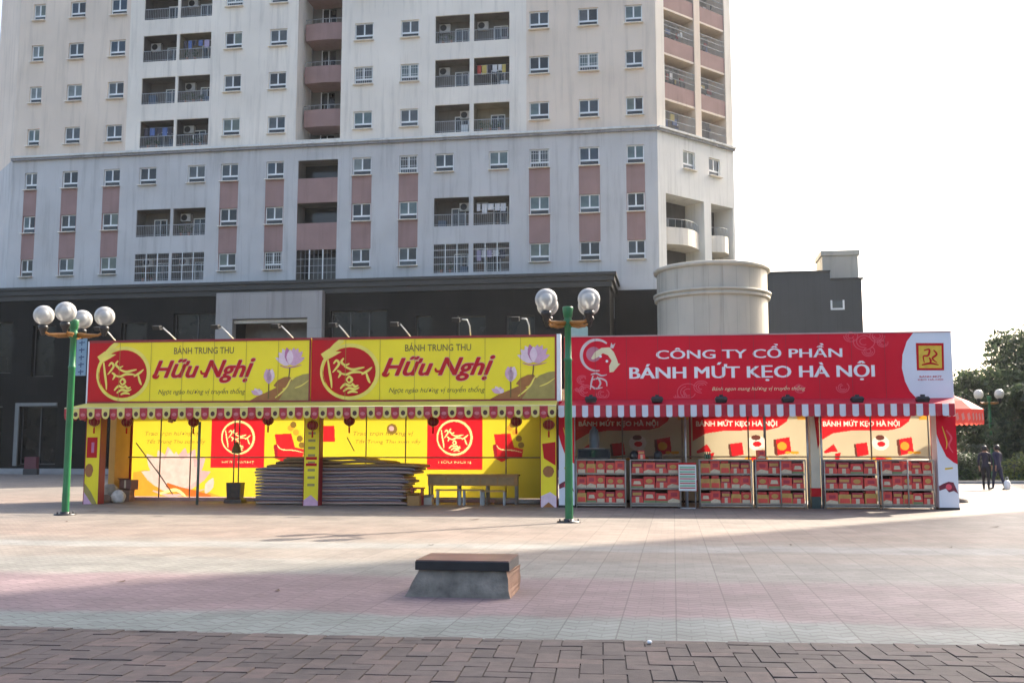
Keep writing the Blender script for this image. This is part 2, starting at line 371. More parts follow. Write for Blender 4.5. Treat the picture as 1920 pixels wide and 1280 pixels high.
def brick_path():
    m = bpy.data.materials.new('brown_paving_block'); m.use_nodes = True; t = m.node_tree; L = t.links; b = t.nodes['Principled BSDF']
    geo = nn(t, 'ShaderNodeNewGeometry'); cr = nn(t, 'ShaderNodeValToRGB'); e = cr.color_ramp.elements
    e[0].color = (.05, .038, .036, 1); e[1].color = (.09, .064, .058, 1); q = e.new(.5); q.color = (.066, .052, .049, 1)
    L.new(geo.outputs['Random Per Island'], cr.inputs[0])
    tc = nn(t, 'ShaderNodeTexCoord'); n = nn(t, 'ShaderNodeTexNoise'); n.inputs['Scale'].default_value = 9; n.inputs['Detail'].default_value = 8; L.new(tc.outputs['Object'], n.inputs['Vector'])
    n0 = nn(t, 'ShaderNodeTexNoise'); n0.inputs['Scale'].default_value = .9; n0.inputs['Detail'].default_value = 5; L.new(tc.outputs['Object'], n0.inputs['Vector'])
    ad = nn(t, 'ShaderNodeMath', operation='ADD'); L.new(n.outputs[0], ad.inputs[0]); L.new(n0.outputs[0], ad.inputs[1])
    mr = nn(t, 'ShaderNodeMapRange'); mr.inputs['From Min'].default_value = .7; mr.inputs['From Max'].default_value = 1.3; mr.inputs['To Min'].default_value = .65; mr.inputs['To Max'].default_value = 1.3
    L.new(ad.outputs[0], mr.inputs['Value'])
    v = nn(t, 'ShaderNodeVectorMath', operation='SCALE'); L.new(cr.outputs[0], v.inputs[0]); L.new(mr.outputs[0], v.inputs['Scale']); L.new(v.outputs[0], b.inputs['Base Color'])
    b.inputs['Roughness'].default_value = .75
    n2 = nn(t, 'ShaderNodeTexNoise'); n2.inputs['Scale'].default_value = 90; L.new(tc.outputs['Object'], n2.inputs['Vector'])
    bp = nn(t, 'ShaderNodeBump'); bp.inputs['Strength'].default_value = .4; bp.inputs['Distance'].default_value = .01; L.new(n2.outputs[0], bp.inputs['Height']); L.new(bp.outputs[0], b.inputs['Normal'])
    mortar = mat('dark_joint_sand', (.04, .033, .03), .9, .3, 20)
    # far edge of the path, measured
    edge = [ground(x, y) for x, y in ((-900, 1152), (0, 1176), (480, 1190), (960, 1200), (1440, 1206), (1920, 1211), (2900, 1222))]
    def ey(x):
        for a, c in zip(edge, edge[1:]):
            if a.x <= x <= c.x: return a.y+(c.y-a.y)*(x-a.x)/(c.x-a.x)
        return edge[0].y if x < edge[0].x else edge[-1].y
    M = MB()
    n_ = 24
    for i in range(n_):
        xa = -8+16*i/n_; xb = -8+16*(i+1)/n_
        M.face([(xa, -3, .004), (xb, -3, .004), (xb, ey(xb)+.02, .004), (xa, ey(xa)+.02, .004)], mortar)
    a = .165; ang = R(-5); ca, sa = math.cos(ang), math.sin(ang); g_ = .005; rnd = random.Random(3)
    for c in range(-58, 58):
        for r in range(-20, 64):
            d = (c-r) % 4
            if d == 0: x0, x1, y0, y1 = c*a, (c+2)*a, r*a, (r+1)*a
            elif d == 3: x0, x1, y0, y1 = c*a, (c+1)*a, r*a, (r+2)*a
            else: continue
            P = []
            h = .014+rnd.uniform(-.004, .004); tx, ty = rnd.uniform(-.012, .012), rnd.uniform(-.012, .012)
            for px_, py_ in ((x0+g_, y0+g_), (x1-g_, y0+g_), (x1-g_, y1-g_), (x0+g_, y1-g_)):
                P.append((px_*ca-py_*sa, px_*sa+py_*ca))
            cx = sum(p[0] for p in P)/4; cy = sum(p[1] for p in P)/4
            if cy < 2 or abs(cx) > 7.8: continue
            if all(p[1] > ey(p[0])-.03 for p in P): continue
            P = [(p[0], min(p[1], ey(p[0]))) for p in P]
            top = [(p[0], p[1], h+(p[0]-cx)*tx+(p[1]-cy)*ty) for p in P]
            lo = [(cx+(p[0]-cx)*1.02, cy+(p[1]-cy)*1.02, .0) for p in P]
            i = len(M.v); M.v += lo+top; k = M.mi(m)
            for f in ((4, 5, 6, 7), (0, 1, 5, 4), (1, 2, 6, 5), (2, 3, 7, 6), (3, 0, 4, 7)):
                M.f.append(tuple(i+j for j in f)); M.fm.append(k); M.sm.append(False)
    o = M.build('brick_path'); o['kind'] = 'structure'
brick_path()

# ------------------------------------------------------------------ apartment tower
TF = Frame(10.03, 68.0, -9)
tower = empty('apartment_tower', TF.w(0, 0), TF.a)
tag(tower, 'tall apartment tower with white and beige upper floors, pale blue lower floors and pink panels', 'building')
rowpx = [38, 122, 208, 297, 385, 473]
ROW = [TF.px(1011, y)[1] for y in rowpx]          # top to bottom
ROW = [2*ROW[0]-ROW[1]] + ROW                     # one more storey above
NUP = 4
ZC = TF.px(1011, 252)[1]                          # cornice
ZTOP = ROW[0]+14; ZB = 10.5
cols = [(62, 260, 1.0), (135, 257, 1.25), (213, 253, 1.3), (433, 237, 1.35), (518, 234, 1.35), (680, 225, 1.4), (767, 220, 1.35), (1011, 208, 1.4), (1104, 205, 1.4), (1190, 201, 1.2)]
CX = [(TF.px(x, y)[0], w) for x, y, w in cols]
XL = TF.px(24, 297)[0]                            # left end of the flat front
holes = []; wins = []; bals = []
WH = .66
for r, z in enumerate(ROW):
    for x, w in CX:
        holes.append((x-w/2, x+w/2, z-WH, z+WH, .16)); wins.append((x, z, w, r))
for x, y in ((277, 332), (368, 326), (833, 303), (935, 300)):
    u, z = TF.px(x, y); z = ROW[4]; holes.append((u-.68, u+.68, z-WH, z+WH, .16)); wins.append((u, z, 1.36, 4))
BP = [(262, 325, 254), (330, 390, 254), (815, 880, 220), (888, 955, 220)]
BX = [(TF.px(a, y)[0], TF.px(b, y)[0]) for a, b, y in BP]
for r, z in enumerate(ROW):
    if r == 4: continue
    for i, (a, b) in enumerate(BX):
        holes.append((a, b, z-1.25, z+.8, .12)); bals.append((a, b, z-1.25, z+.8, r, i))
# central recess
RX0, RX1 = TF.px(555, 225)[0], TF.px(638, 225)[0]
holes.append((RX0, RX1, ZC+.45, ZTOP+1, 3.0))
lr = [(TF.px(595, a)[1], TF.px(595, b)[1]) for a, b in ((300, 334), (380, 418), (468, 524))]
LX0, LX1 = TF.px(557, 400)[0], TF.px(632, 400)[0]
for zt, zb in lr: holes.append((LX0, LX1, zb, zt, .12))
pinkcols = [0, 1, 2, 3, 4, 5, 6, 7, 8, 9]
xb1 = TF.px(238, 200)[0]; xb2 = TF.px(987, 150)[0]
def tower_paint(x, z):
    if z > ZC:
        return white_wall if xb1 < x < xb2 else beige_wall
    if LX0 < x < LX1 and lr[-1][1] < z < lr[0][0]: return pink_paint
    for i in pinkcols:
        cx, w = CX[i]
        if abs(x-cx) < w/2+.04 and ROW[6]+WH < z < ROW[4]-WH: return pink_paint
    return blue_wall
wb = MB()
XS = [xb1, xb2]+[c+s*(w/2+.04) for c, w in CX for s in (-1, 1)]
holed_wall(wb, XL, 0, ZB, ZTOP, holes, tower_paint, XS, [ZC])
# left chamfer, returns and back
wb.face([(XL-5, 4.5, ZB), (XL, 0, ZB), (XL, 0, ZC), (XL-5, 4.5, ZC)], blue_wall)
wb.face([(XL-5, 4.5, ZC), (XL, 0, ZC), (XL, 0, ZTOP), (XL-5, 4.5, ZTOP)], beige_wall)
CH = Frame(10.03, 68.0, 38.6); CHL = 8.15
ce = CH.w(CHL, 0); dx, dy = ce.x-TF.o[0], ce.y-TF.o[1]; cx_, cy_ = dx*TF.c+dy*TF.s, -dx*TF.s+dy*TF.c
wb.face([(cx_, cy_, ZB), (cx_, cy_+18, ZB), (cx_, cy_+18, ZTOP), (cx_, cy_, ZTOP)], white_wall)
wb.face([(XL-5, 4.5, ZB), (XL-5, 4.5, ZTOP), (XL-5, cy_+18, ZTOP), (XL-5, cy_+18, ZB)], beige_wall)
wb.face([(XL-5, cy_+18, ZB), (XL-5, cy_+18, ZTOP), (cx_, cy_+18, ZTOP), (cx_, cy_+18, ZB)], beige_wall)
wb.face([(XL-5, 4.5, ZTOP), (XL, 0, ZTOP), (RX0, 0, ZTOP), (RX1, 0, ZTOP), (0, 0, ZTOP), (cx_, cy_, ZTOP), (cx_, cy_+18, ZTOP), (XL-5, cy_+18, ZTOP)], grey_trim)
# recess back
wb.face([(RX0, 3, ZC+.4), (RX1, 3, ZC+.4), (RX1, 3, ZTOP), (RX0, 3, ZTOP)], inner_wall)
wb.build('wall', tower)
# cornice band
cb = MB(); zc0, zc1 = ZC-.12, ZC+.16
cb.box(XL, 0, -.22, -.004, zc0, zc1, grey_trim); cb.box(XL, -.0, -.34, -.222, zc1-.12, zc1+.02, lilac_wall)
n = (-math.sin(R(-0)), 0)
cb.build('cornice', tower)
c2 = MB(); c2.box(0, CHL, -.2, -.004, zc0, zc1, grey_trim); c2.box(0, CHL+.05, -.3, -.202, zc1-.12, zc1+.02, lilac_wall)
c2.build('cornice', tower, (0, 0, 0), CH.a-TF.a)
# recess balconies
for r in range(0, 4):
    z = ROW[r]
    xb0 = RX0+.15
    if r < 4 and z-1.4 > ZC-2:
        s_ = MB(); pts = []
        for k in range(9):
            t = k/8; pts.append((xb0+(RX1-xb0)*t, 1.15-.14*math.sin(math.pi*t)))
        z0, z1 = z+.05, z+1.35
        if z1 < ROW[0]+3:
            for k in range(8):
                (xa, ya), (xc, yc) = pts[k], pts[k+1]
                s_.face([(xa, ya, z0), (xc, yc, z0), (xc, yc, z1), (xa, ya, z1)], pink_paint)
                s_.face([(xa, ya, z0), (xa, 3, z0), (xc, 3, z0), (xc, yc, z0)], pink_paint)
                s_.face([(xa, ya, z1), (xc, yc, z1), (xc, yc+.12, z1), (xa, ya+.12, z1)], pink_paint)
                s_.face([(xa, ya+.12, z0), (xa, ya+.12, z1), (xc, yc+.12, z1), (xc, yc+.12, z0)], pink_paint)
            bo = s_.build('balcony_parapet', tower)
            rl = MB()
            for k in range(9):
                rl.tube([(pts[k][0], pts[k][1]+.06, z1), (pts[k][0], pts[k][1]+.06, z1+.35)], .015, railm, 5)
            rl.tube([(p[0], p[1]+.06, z1+.35) for p in pts], .025, railm, 6)
            rl.build('railing', bo)
    d = MB(); d.box(RX0+.9, RX0+1.9, 2.9, 2.98, z-1.6, z-.1, shopglass); d.box(RX0+.82, RX0+.9, 2.88, 2.98, z-1.6, z-.02, frame_white)
    d.box(RX0+1.36, RX0+1.42, 2.88, 2.9, z-1.6, z-.1, frame_white)
    d.build('balcony_door', tower)
# windows
frame_cache = {}; pane_cache = {}; sill_cache = {}
def frame_mesh(w, narrow=False):
    k = round(w, 3)
    if k in frame_cache: return frame_cache[k]
    m = MB(); h = WH; f = .075; zr = -h+.36
    m.box(-w/2+.002, -w/2+f, 0, .06, -h+.002, h-.002, frame_white); m.box(w/2-f, w/2-.002, 0, .06, -h+.002, h-.002, frame_white)
    m.box(-w/2+f, w/2-f, 0, .06, h-f, h-.002, frame_white); m.box(-w/2+f, w/2-f, 0, .06, -h+.002, -h+.06, frame_white)
    m.box(-w/2+f, w/2-f, 0, .055, zr-.03, zr+.09, frame_white)
    m.box(-.05, .05, 0, .05, zr+.09, h-f, frame_white)
    o = m.build('window'); frame_cache[k] = o.data; bpy.data.objects.remove(o); return frame_cache[k]
def pane_mesh(w, a, b, c):
    k = (round(w, 3), a, b, c)
    if k in pane_cache: return pane_cache[k]
    m = MB(); h = WH; f = .075; zr = -h+.36
    m.face([(-w/2+f, .03, zr+.09), (-.05, .03, zr+.09), (-.05, .03, h-f), (-w/2+f, .03, h-f)], GL[a])
    m.face([(.05, .03, zr+.09), (w/2-f, .03, zr+.09), (w/2-f, .03, h-f), (.05, .03, h-f)], GL[b])
    m.face([(-w/2+f, .03, -h+.06), (w/2-f, .03, -h+.06), (w/2-f, .03, zr-.03), (-w/2+f, .03, zr-.03)], GL[c])
    o = m.build('pane'); pane_cache[k] = o.data; bpy.data.objects.remove(o); return pane_cache[k]
def sill_mesh(w):
    k = round(w, 3)
    if k in sill_cache: return sill_cache[k]
    m = MB(); m.box(-w/2-.06, w/2+.06, -.24, .0, -WH-.06, -WH-.004, white_wall)
    o = m.build('sill'); sill_cache[k] = o.data; bpy.data.objects.remove(o); return sill_cache[k]
grille = MB()
for k in range(8): grille.box(-.6+k*.165, -.582+k*.165, -.0, .018, -WH+.05, WH-.05, frame_white)
grille.box(-.62, .62, -.018, 0, -.1, -.08, frame_white); grille.box(-.62, .62, -.018, 0, .35, .37, frame_white)
_g = grille.build('grille'); grille_me = _g.data; bpy.data.objects.remove(_g)
hood = MB(); hood.box(-.74, .74, -.42, -.004, WH+.08, WH+.12, grey_trim)
rw = random.Random(11)
def place_window(x, z, w, parent=tower, base=None, rz=None):
    w = round(w, 2)
    loc = Vector((x, .12, z))
    if base: c, s = math.cos(rz), math.sin(rz); loc = Vector((x*c-.12*s, x*s+.12*c, z))
    o = link('window', frame_mesh(w), parent, loc, rz)
    a = rw.choice([0, 1, 1, 2, 3, 3, 4, 5, 6, 0]); b = a if rw.random() < .55 else rw.choice([0, 0, 1, 2, 3, 4])
    link('pane', pane_mesh(w, a, b, rw.choice([0, 0, 0, 3])), o)
    link('sill', sill_mesh(w), o, (0, -.12, 0))
    if w > 1.3 and rw.random() < .2: link('grille', grille_me, o, (0, -.06, 0))
    return o
for x, z, w, r in wins:
    # the uppermost storey shows only at the left
    if r == 0 and x > TF.px(560, 200)[0]: pass
    place_window(x, z, w)
# balconies in the front
rb = random.Random(5)
ac_m = mat('ac_casing', (.55, .55, .53), .5, .1)
def ac_unit(parent, x, y, z):
    m = MB(); m.box(x-.4, x+.4, y-.3, y, z-.28, z+.28, ac_m)
    for rr in (.22, .15, .08): m.tube([(x-.1+rr*math.cos(q*math.pi/8), y-.305, z+rr*math.sin(q*math.pi/8)) for q in range(17)], .008, darkmetal, 4, False)
    m.poly([(x-.1+.24*math.cos(q*math.pi/10), z+.24*math.sin(q*math.pi/10)) for q in range(20)], y-.302, darkmetal)
    return m.build('air_conditioner', parent)
cloth_cols = [mat('cloth_white', (.6, .6, .6), .9), mat('cloth_red', (.4, .06, .05), .9), mat('cloth_blue', (.1, .16, .35), .9), mat('cloth_yellow', (.5, .4, .12), .9), mat('cloth_dark', (.05, .05, .07), .9), mat('cloth_lilac', (.4, .35, .5), .9)]
plantm = mat('balcony_plant_green', (.05, .09, .03), .7, .4, 20)
def balcony(x0, x1, z0, z1, parent, r=0, i=0, depth=1.35, style='rail'):
    m = MB(); d0 = .12
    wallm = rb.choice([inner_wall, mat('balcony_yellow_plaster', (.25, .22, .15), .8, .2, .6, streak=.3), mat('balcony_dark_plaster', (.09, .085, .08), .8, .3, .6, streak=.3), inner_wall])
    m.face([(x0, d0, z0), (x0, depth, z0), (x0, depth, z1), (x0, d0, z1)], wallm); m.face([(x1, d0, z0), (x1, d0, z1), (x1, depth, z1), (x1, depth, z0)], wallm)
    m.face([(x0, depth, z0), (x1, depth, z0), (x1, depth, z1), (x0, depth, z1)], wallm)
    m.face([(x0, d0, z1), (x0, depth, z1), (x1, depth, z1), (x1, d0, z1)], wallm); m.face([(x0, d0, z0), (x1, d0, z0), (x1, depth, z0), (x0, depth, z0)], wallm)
    o = m.build('balcony', parent)
    w = x1-x0
    d = MB(); dx = x0+w*rb.choice([.3, .42, .5])
    for k in range(2):
        d.box(dx+k*.48, dx+k*.48+.44, depth-.05, depth-.01, z0, z0+1.45, rb.choice([GL[0], shopglass, GL[3]]))
    d.box(dx-.06, dx, depth-.08, depth-.01, z0, z0+1.5, frame_white); d.box(dx+.44, dx+.48, depth-.08, depth-.01, z0, z0+1.5, frame_white); d.box(dx+.92, dx+.98, depth-.08, depth-.01, z0, z0+1.5, frame_white)
    d.box(dx-.06, dx+.98, depth-.08, depth-.01, z0+1.5, z0+1.56, frame_white)
    d.build('balcony_door', o)
    q = MB(); n = int(w/.14)
    hgt = .82 if style == 'rail' else z1-z0-.03
    for k in range(n+1): q.box(x0+.02+(w-.04)*k/n-.008, x0+.02+(w-.04)*k/n+.008, .03, .046, z0+.002, z0+hgt, railm)
    q.box(x0+.004, x1-.004, .02, .056, z0+hgt, z0+hgt+.04, railm); q.box(x0+.004, x1-.004, .025, .05, z0+.1, z0+.125, railm)
    if style != 'rail':
        for zz in (.6, 1.1, 1.6): q.box(x0+.004, x1-.004, .025, .05, z0+zz, z0+zz+.03, frame_white)
        for k in (1, 2): q.box(x0+w*k/3-.03, x0+w*k/3+.03, .0, .026, z0+.002, z1-.002, frame_white)
    q.build('railing', o)
    if rb.random() < .75:
        q = MB(); cx0 = x0+rb.choice([.1, w-.8]); hh = rb.uniform(.5, 1.25)
        q.box(cx0, cx0+.55, depth-.45, depth-.06, z0+.003, z0+hh, rb.choice([frame_white, mat('cabinet_brown', (.12, .07, .04)), mat('cabinet_blue', (.08, .13, .2)), mat('cabinet_grey', (.25, .25, .24))]))
        q.build('cabinet', o)
    if rb.random() < .5:
        q = MB()
        for kk in range(rb.choice([2, 3])):
            cx0 = x0+w*(.2+.25*kk)
            for _ in range(26):
                p = Vector((cx0+rb.gauss(0, .13), .22+abs(rb.gauss(0, .1)), z0+.5+rb.gauss(0, .16))); a_ = Vector((rb.gauss(0, 1), rb.gauss(0, 1), rb.gauss(0, 1))).normalized()*.1; b_ = a_.orthogonal().normalized()*.04
                q.face([p-a_, p+b_, p+a_, p-b_], plantm)
            q.lathe([(.07, 0), (.11, .25), (.1, .25)], mat('pot_terracotta', (.3, .12, .06)), (cx0, .3, z0+.01), 8)
        q.build('potted_plants', o)
    if rb.random() < .8: ac_unit(o, x0+rb.choice([.45, w-.5]), depth, z1-.45)
    return o
laundry_spots = []
for x0, x1, z0, z1, r, i in bals:
    balcony(x0, x1, z0, z1, tower, r, i, style='grid' if r == 6 else 'rail')
    laundry_spots.append((x0, x1, z0, z1, r, i))
for j, (zt, zb) in enumerate(lr):
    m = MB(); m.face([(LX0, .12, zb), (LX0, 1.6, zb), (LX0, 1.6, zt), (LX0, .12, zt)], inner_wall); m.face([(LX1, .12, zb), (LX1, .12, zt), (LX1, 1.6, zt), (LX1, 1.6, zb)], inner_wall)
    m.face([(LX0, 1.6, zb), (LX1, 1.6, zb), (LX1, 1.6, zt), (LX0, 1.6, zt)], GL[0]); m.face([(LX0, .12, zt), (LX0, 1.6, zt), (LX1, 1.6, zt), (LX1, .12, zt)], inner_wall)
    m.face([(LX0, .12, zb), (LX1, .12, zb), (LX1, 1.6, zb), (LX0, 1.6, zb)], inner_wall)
    o = m.build('balcony', tower)
    if j == 2:
        q = MB(); w = LX1-LX0
        for k in range(10): q.box(LX0+w*k/9*.98+.01, LX0+w*k/9*.98+.03, .03, .05, zb, zt-.002, railm)
        for k in (1, 2): q.box(LX0+w*k/3-.04, LX0+w*k/3+.04, .0, .028, zb, zt-.002, frame_white)
        for zz in (.5, 1.0, 1.5): q.box(LX0+.004, LX1-.004, .05, .07, zb+zz, zb+zz+.03, railm)
        q.build('railing', o)
# chamfer face
CR = [CH.px(1245, y)[1] for y in (97, 68)]       # one parapet bottom/top
ph = CR[1]-CR[0]; fl = ROW[0]-ROW[1]
ca0, ca1 = CH.px(1247, 200)[0], CH.px(1304, 200)[0]; cb0, cb1 = CH.px(1315, 200)[0], CH.px(1361, 200)[0]
chz = [CR[0]+k*fl for k in (-2, -1, 0, 1, 2)]
ch_holes = [(ca0, ca1, ZC+.2, ZTOP-8, 1.6), (cb0, cb1, ZC+.2, ZTOP-8, 1.6)]
la0, la1 = CH.px(1249, 400)[0], CH.px(1321, 430)[0]; lb0, lb1 = CH.px(1334, 430)[0], CH.px(1375, 430)[0]
lzt = CH.px(1249, 362)[1]
ch_holes += [(la0, la1, ZB+.5, lzt, 1.8), (lb0, lb1, ZB+.5, lzt, 1.8)]
cw = []
for x, y, w in ((1292, 301, 1.25), (1340, 314, 1.25)):
    u, z = CH.px(x, y); cw.append((u, z, w)); ch_holes.append((u-w/2, u+w/2, z-WH, z+WH, .16))
cm = MB()
holed_wall(cm, 0, CHL, ZB, ZTOP, ch_holes, lambda x, z: (white_wall if x > cb1-.01 or x < ca0 else beige_wall) if z > ZC else lilac_wall, [], [ZC])
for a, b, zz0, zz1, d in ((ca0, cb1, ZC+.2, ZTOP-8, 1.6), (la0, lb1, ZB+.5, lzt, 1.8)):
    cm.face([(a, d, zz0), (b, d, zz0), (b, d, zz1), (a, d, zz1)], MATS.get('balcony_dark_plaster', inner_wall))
RZC = CH.a-TF.a
cm.build('wall', tower, (0, 0, 0), RZC)
for u, z, w in cw: place_window(u, z, w, tower, True, RZC)
for z0 in chz:
    for a, b in ((ca0, ca1), (cb0, cb1)):
        if z0 < ZC-.2: continue
        m = MB(); m.box(a+.003, b-.003, .05, 1.55, z0-.15, z0, beige_wall); m.box(a+.003, b-.003, .05, .17, z0, z0+ph, pink_paint)
        m.box(a+.4, b-.5, 1.5, 1.58, z0, z0+2.1, shopglass)
        for _ in range(9):
            cx0 = a+rb.uniform(.1, b-a-.6); zz_ = z0+ph+rb.uniform(-.1, 1.0); m.box(cx0, cx0+rb.uniform(.1, .5), .5+_*.1, .56+_*.1, zz_, zz_+rb.uniform(.1, .5), rb.choice(cloth_cols+[darkmetal, frame_white, darkmetal]))
        o = m.build('balcony', tower, (0, 0, 0), RZC)
        q = MB(); w = b-a; n = int(w/.13)
        top = z0+ph+1.25
        for k in range(n+1): q.box(a+.02+(w-.04)*k/n-.009, a+.02+(w-.04)*k/n+.009, .1, .118, z0+ph, top, railm)
        for zz in (.45, .9, 1.25): q.box(a+.004, b-.004, .09, .125, z0+ph+zz, z0+ph+zz+.035, railm)
        q.build('railing', o)
for a, b in ((ca0, ca1), (cb0, cb1)):
    q = MB(); w = b-a; n = int(w/.13); z0 = ZC+.2
    for k in range(n+1): q.box(a+.02+(w-.04)*k/n-.009, a+.02+(w-.04)*k/n+.009, .1, .118, z0, z0+1.3, railm)
    for zz in (.1, .7, 1.3): q.box(a+.004, b-.004, .09, .125, z0+zz, z0+zz+.035, railm)
    for _ in range(7):
        cx0 = a+rb.uniform(.1, b-a-.6); zz_ = z0+rb.uniform(.1, 1.2); q.box(cx0, cx0+rb.uniform(.1, .5), .5+_*.1, .56+_*.1, zz_, zz_+rb.uniform(.1, .5), rb.choice(cloth_cols+[darkmetal, frame_white]))
    q.build('railing', tower, (0, 0, 0), RZC)
for a, b in ((la0, la1), (lb0, lb1)):
    for zc_ in (CH.px(1262, 425)[1], CH.px(1262, 425)[1]-fl):
        m = MB(); P = [(a+(b-a)*k/8, .5-.7*math.sin(math.pi*k/8)) for k in range(9)]
        z1, z0 = zc_, zc_-1.2
        for k in range(8):
            (xa, ya), (xc, yc) = P[k], P[k+1]
            m.face([(xa, ya, z0), (xc, yc, z0), (xc, yc, z1), (xa, ya, z1)], white_wall, True)
            m.face([(xa, ya, z0), (xa, 1.8, z0), (xc, 1.8, z0), (xc, yc, z0)], white_wall)
            m.face([(xa, ya, z1), (xc, yc, z1), (xc, yc+.12, z1), (xa, ya+.12, z1)], white_wall)
            m.face([(xa, ya+.12, z0), (xa, ya+.12, z1), (xc, yc+.12, z1), (xc, yc+.12, z0)], white_wall, True)
        m.box(a+.3, b-.3, 1.7, 1.78, z1-.9, z1+1.1, GL[3])
        o = m.build('balcony', tower, (0, 0, 0), RZC)
        q = MB()
        for k in range(9): q.tube([(P[k][0], P[k][1]+.06, z1), (P[k][0], P[k][1]+.06, z1+.6)], .014, railm, 5)
        q.tube([(p[0], p[1]+.06, z1+.6) for p in P], .02, railm, 6); q.build('railing', o)

# laundry on some balconies (things of their own)
rl_ = random.Random(21)
pick = {(1, 1): 'second from the top at the left', (6, 3): 'lowest at the centre', (5, 3): '', (2, 3): ''}
def laundry(idx, colz, label):
    x0, x1, z0, z1, r, i = idx
    m = MB(); m.tube([(x0+.1, .3, z1-.45), (x1-.1, .3, z1-.47)], .012, steel, 5)
    x = x0+.2
    while x < x1-.5:
        w = rl_.uniform(.25, .45); h = rl_.uniform(.4, .75); c = cloth_cols[rl_.choice(colz)]
        P = [(x+w*k/5, .3+.025*math.sin(k*2.1+x), ) for k in range(6)]
        for k in range(5):
            m.face([(P[k][0], P[k][1], z1-.47-h), (P[k+1][0], P[k+1][1], z1-.47-h), (P[k+1][0], .3, z1-.46), (P[k][0], .3, z1-.46)], c, True)
        x += w+rl_.uniform(.03, .15)
    o = m.build('hanging_laundry'); o.location = TF.w(0, 0); o.rotation_euler = (0, 0, TF.a)
    tag(o, label, 'laundry')
def lb(r, i): return [b for b in laundry_spots if b[4] == r and b[5] == i][0]
laundry(lb(1, 1), [1, 2, 4, 5], 'dark and coloured clothes hung in a high balcony at the upper left of the tower')
laundry(lb(5, 3), [0, 0, 3, 0], 'white clothes hung in the centre balcony two storeys above the dark podium')
laundry(lb(2, 3), [1, 3, 4, 0], 'red and yellow clothes hung in a balcony of the white upper storeys')
laundry(lb(6, 3), [5, 0, 4], 'lilac sheet hung in the grilled centre balcony just above the podium')
laundry(lb(3, 0), [4, 2, 4], 'dark clothes hung in the left balcony just above the grey cornice')

# ------------------------------------------------------------------ podium
PF = Frame(6.24, 64.0, -9)
pod = empty('podium_building', PF.w(0, 0), PF.a)
tag(pod, 'low dark granite podium building with a pale stone portal running behind the stalls', 'building')
PZ = PF.px(1140, 511)[1]; PXL = PF.px(-260, 600)[0]
def prect(xa, xb, yt, yb):
    a, zt = PF.px(xa, yt); b, _ = PF.px(xb, yt); _, zb = PF.px(xa, yb); return (a, b, zb, zt)
pw = [prect(-40, 25, 605, 700), prect(62, 104, 610, 706), prect(228, 275, 605, 665), prect(326, 412, 588, 680), prect(620, 726, 583, 690),
      prect(780, 808, 592, 650), prect(858, 910, 592, 650), prect(950, 1002, 592, 650), prect(38, 108, 762, 870), prect(-60, 5, 762, 870), prect(205, 330, 740, 882)]
pm = MB(); pholes = [h+(.4,) for h in pw]
portal = prect(413, 610, 552, 700); pin = prect(443, 582, 600, 700)
pholes.append((pin[0], pin[1], .36, pin[3], 1.6))
holed_wall(pm, PXL, 0, 0, PZ-.9, pholes, lambda x, z: granite, rmat=granite)
pm.face([(0, 0, 0), (0, 14, 0), (0, 14, PZ-.9), (0, 0, PZ-.9)], granite)
pm.face([(PXL, .0, PZ-.9), (0, .0, PZ-.9), (0, 14, PZ-.9), (PXL, 14, PZ-.9)], granite)
pm.face([(PXL, 0, 0), (PXL, 0, PZ-.9), (PXL, 14, PZ-.9), (PXL, 14, 0)], granite)
# lower wing between podium and round tower
wz = PF.px(1200, 543, 4.5)[1]
pm.box(.05, 6.2, 4.5, 12, 0, wz, granite)
pm.build('wall', pod)
cc = MB()
for k, (z0, z1, o_) in enumerate(((PZ-.9, PZ-.55, .15), (PZ-.55, PZ-.2, .32), (PZ-.2, PZ, .45))):
    cc.box(PXL, o_, -o_, 13, z0+.002*k, z1, mat('dark_cornice_stone', (.026, .025, .022), .45, .25, .6, streak=.3))
cc.build('cornice', pod)
for h in pw:
    w = MB(); a, b, z0, z1 = h
    w.face([(a, .38, z0), (b, .38, z0), (b, .38, z1), (a, .38, z1)], shopglass)
    fr = w.build('window', pod)
    f = MB(); fm_ = mat('window_bronze_frame', (.06, .06, .06), .4, .1)
    n = max(1, int((b-a)/1.2))
    for k in range(n+1): f.box(a+(b-a-.06)*k/n, a+(b-a-.06)*k/n+.06, .3, .37, z0, z1, fm_)
    f.box(a+.06, b-.06, .302, .368, z0, z0+.06, fm_); f.box(a+.06, b-.06, .302, .368, z1-.06, z1, fm_)
    f.build('frame', fr)
# pale surround of one shop window
h = pw[8]; f = MB(); sm_ = mat('pale_window_surround', (.16, .165, .16), .5, .1)
f.box(h[0]-.3, h[0]-.02, -.12, -.003, h[2]-.1, h[3]+.25, sm_); f.box(h[0]-.02, h[1]+.0, -.12, -.003, h[3]+.02, h[3]+.25, sm_)
f.build('window_surround', pod)
po = MB(); a, b, z0, z1 = portal; ai, bi, _, zi = pin
po.box(a, ai, -.6, -.004, .36, z1, portal_m); po.box(bi, b, -.6, -.004, .36, z1, portal_m); po.box(ai, bi, -.598, -.004, zi, z1-.002, portal_m)
po.box(ai, bi, -.35, -.1, zi-.28, zi-.06, cream_plain)
po.face([(ai, 1.58, .36), (bi, 1.58, .36), (bi, 1.58, zi), (ai, 1.58, zi)], mat('portal_brown_glass', (.1, .09, .075), .3, .2))
po.build('portal', pod)
st = MB(); stm = mat('pale_step_stone', (0.255, 0.255, 0.255), .7, .15, 1)
st.box(PXL, .5, -1.2, -.001, 0, .18, stm); st.box(PXL, .3, -.9, -.002, .18, .355, stm)
st.build('step', pod)
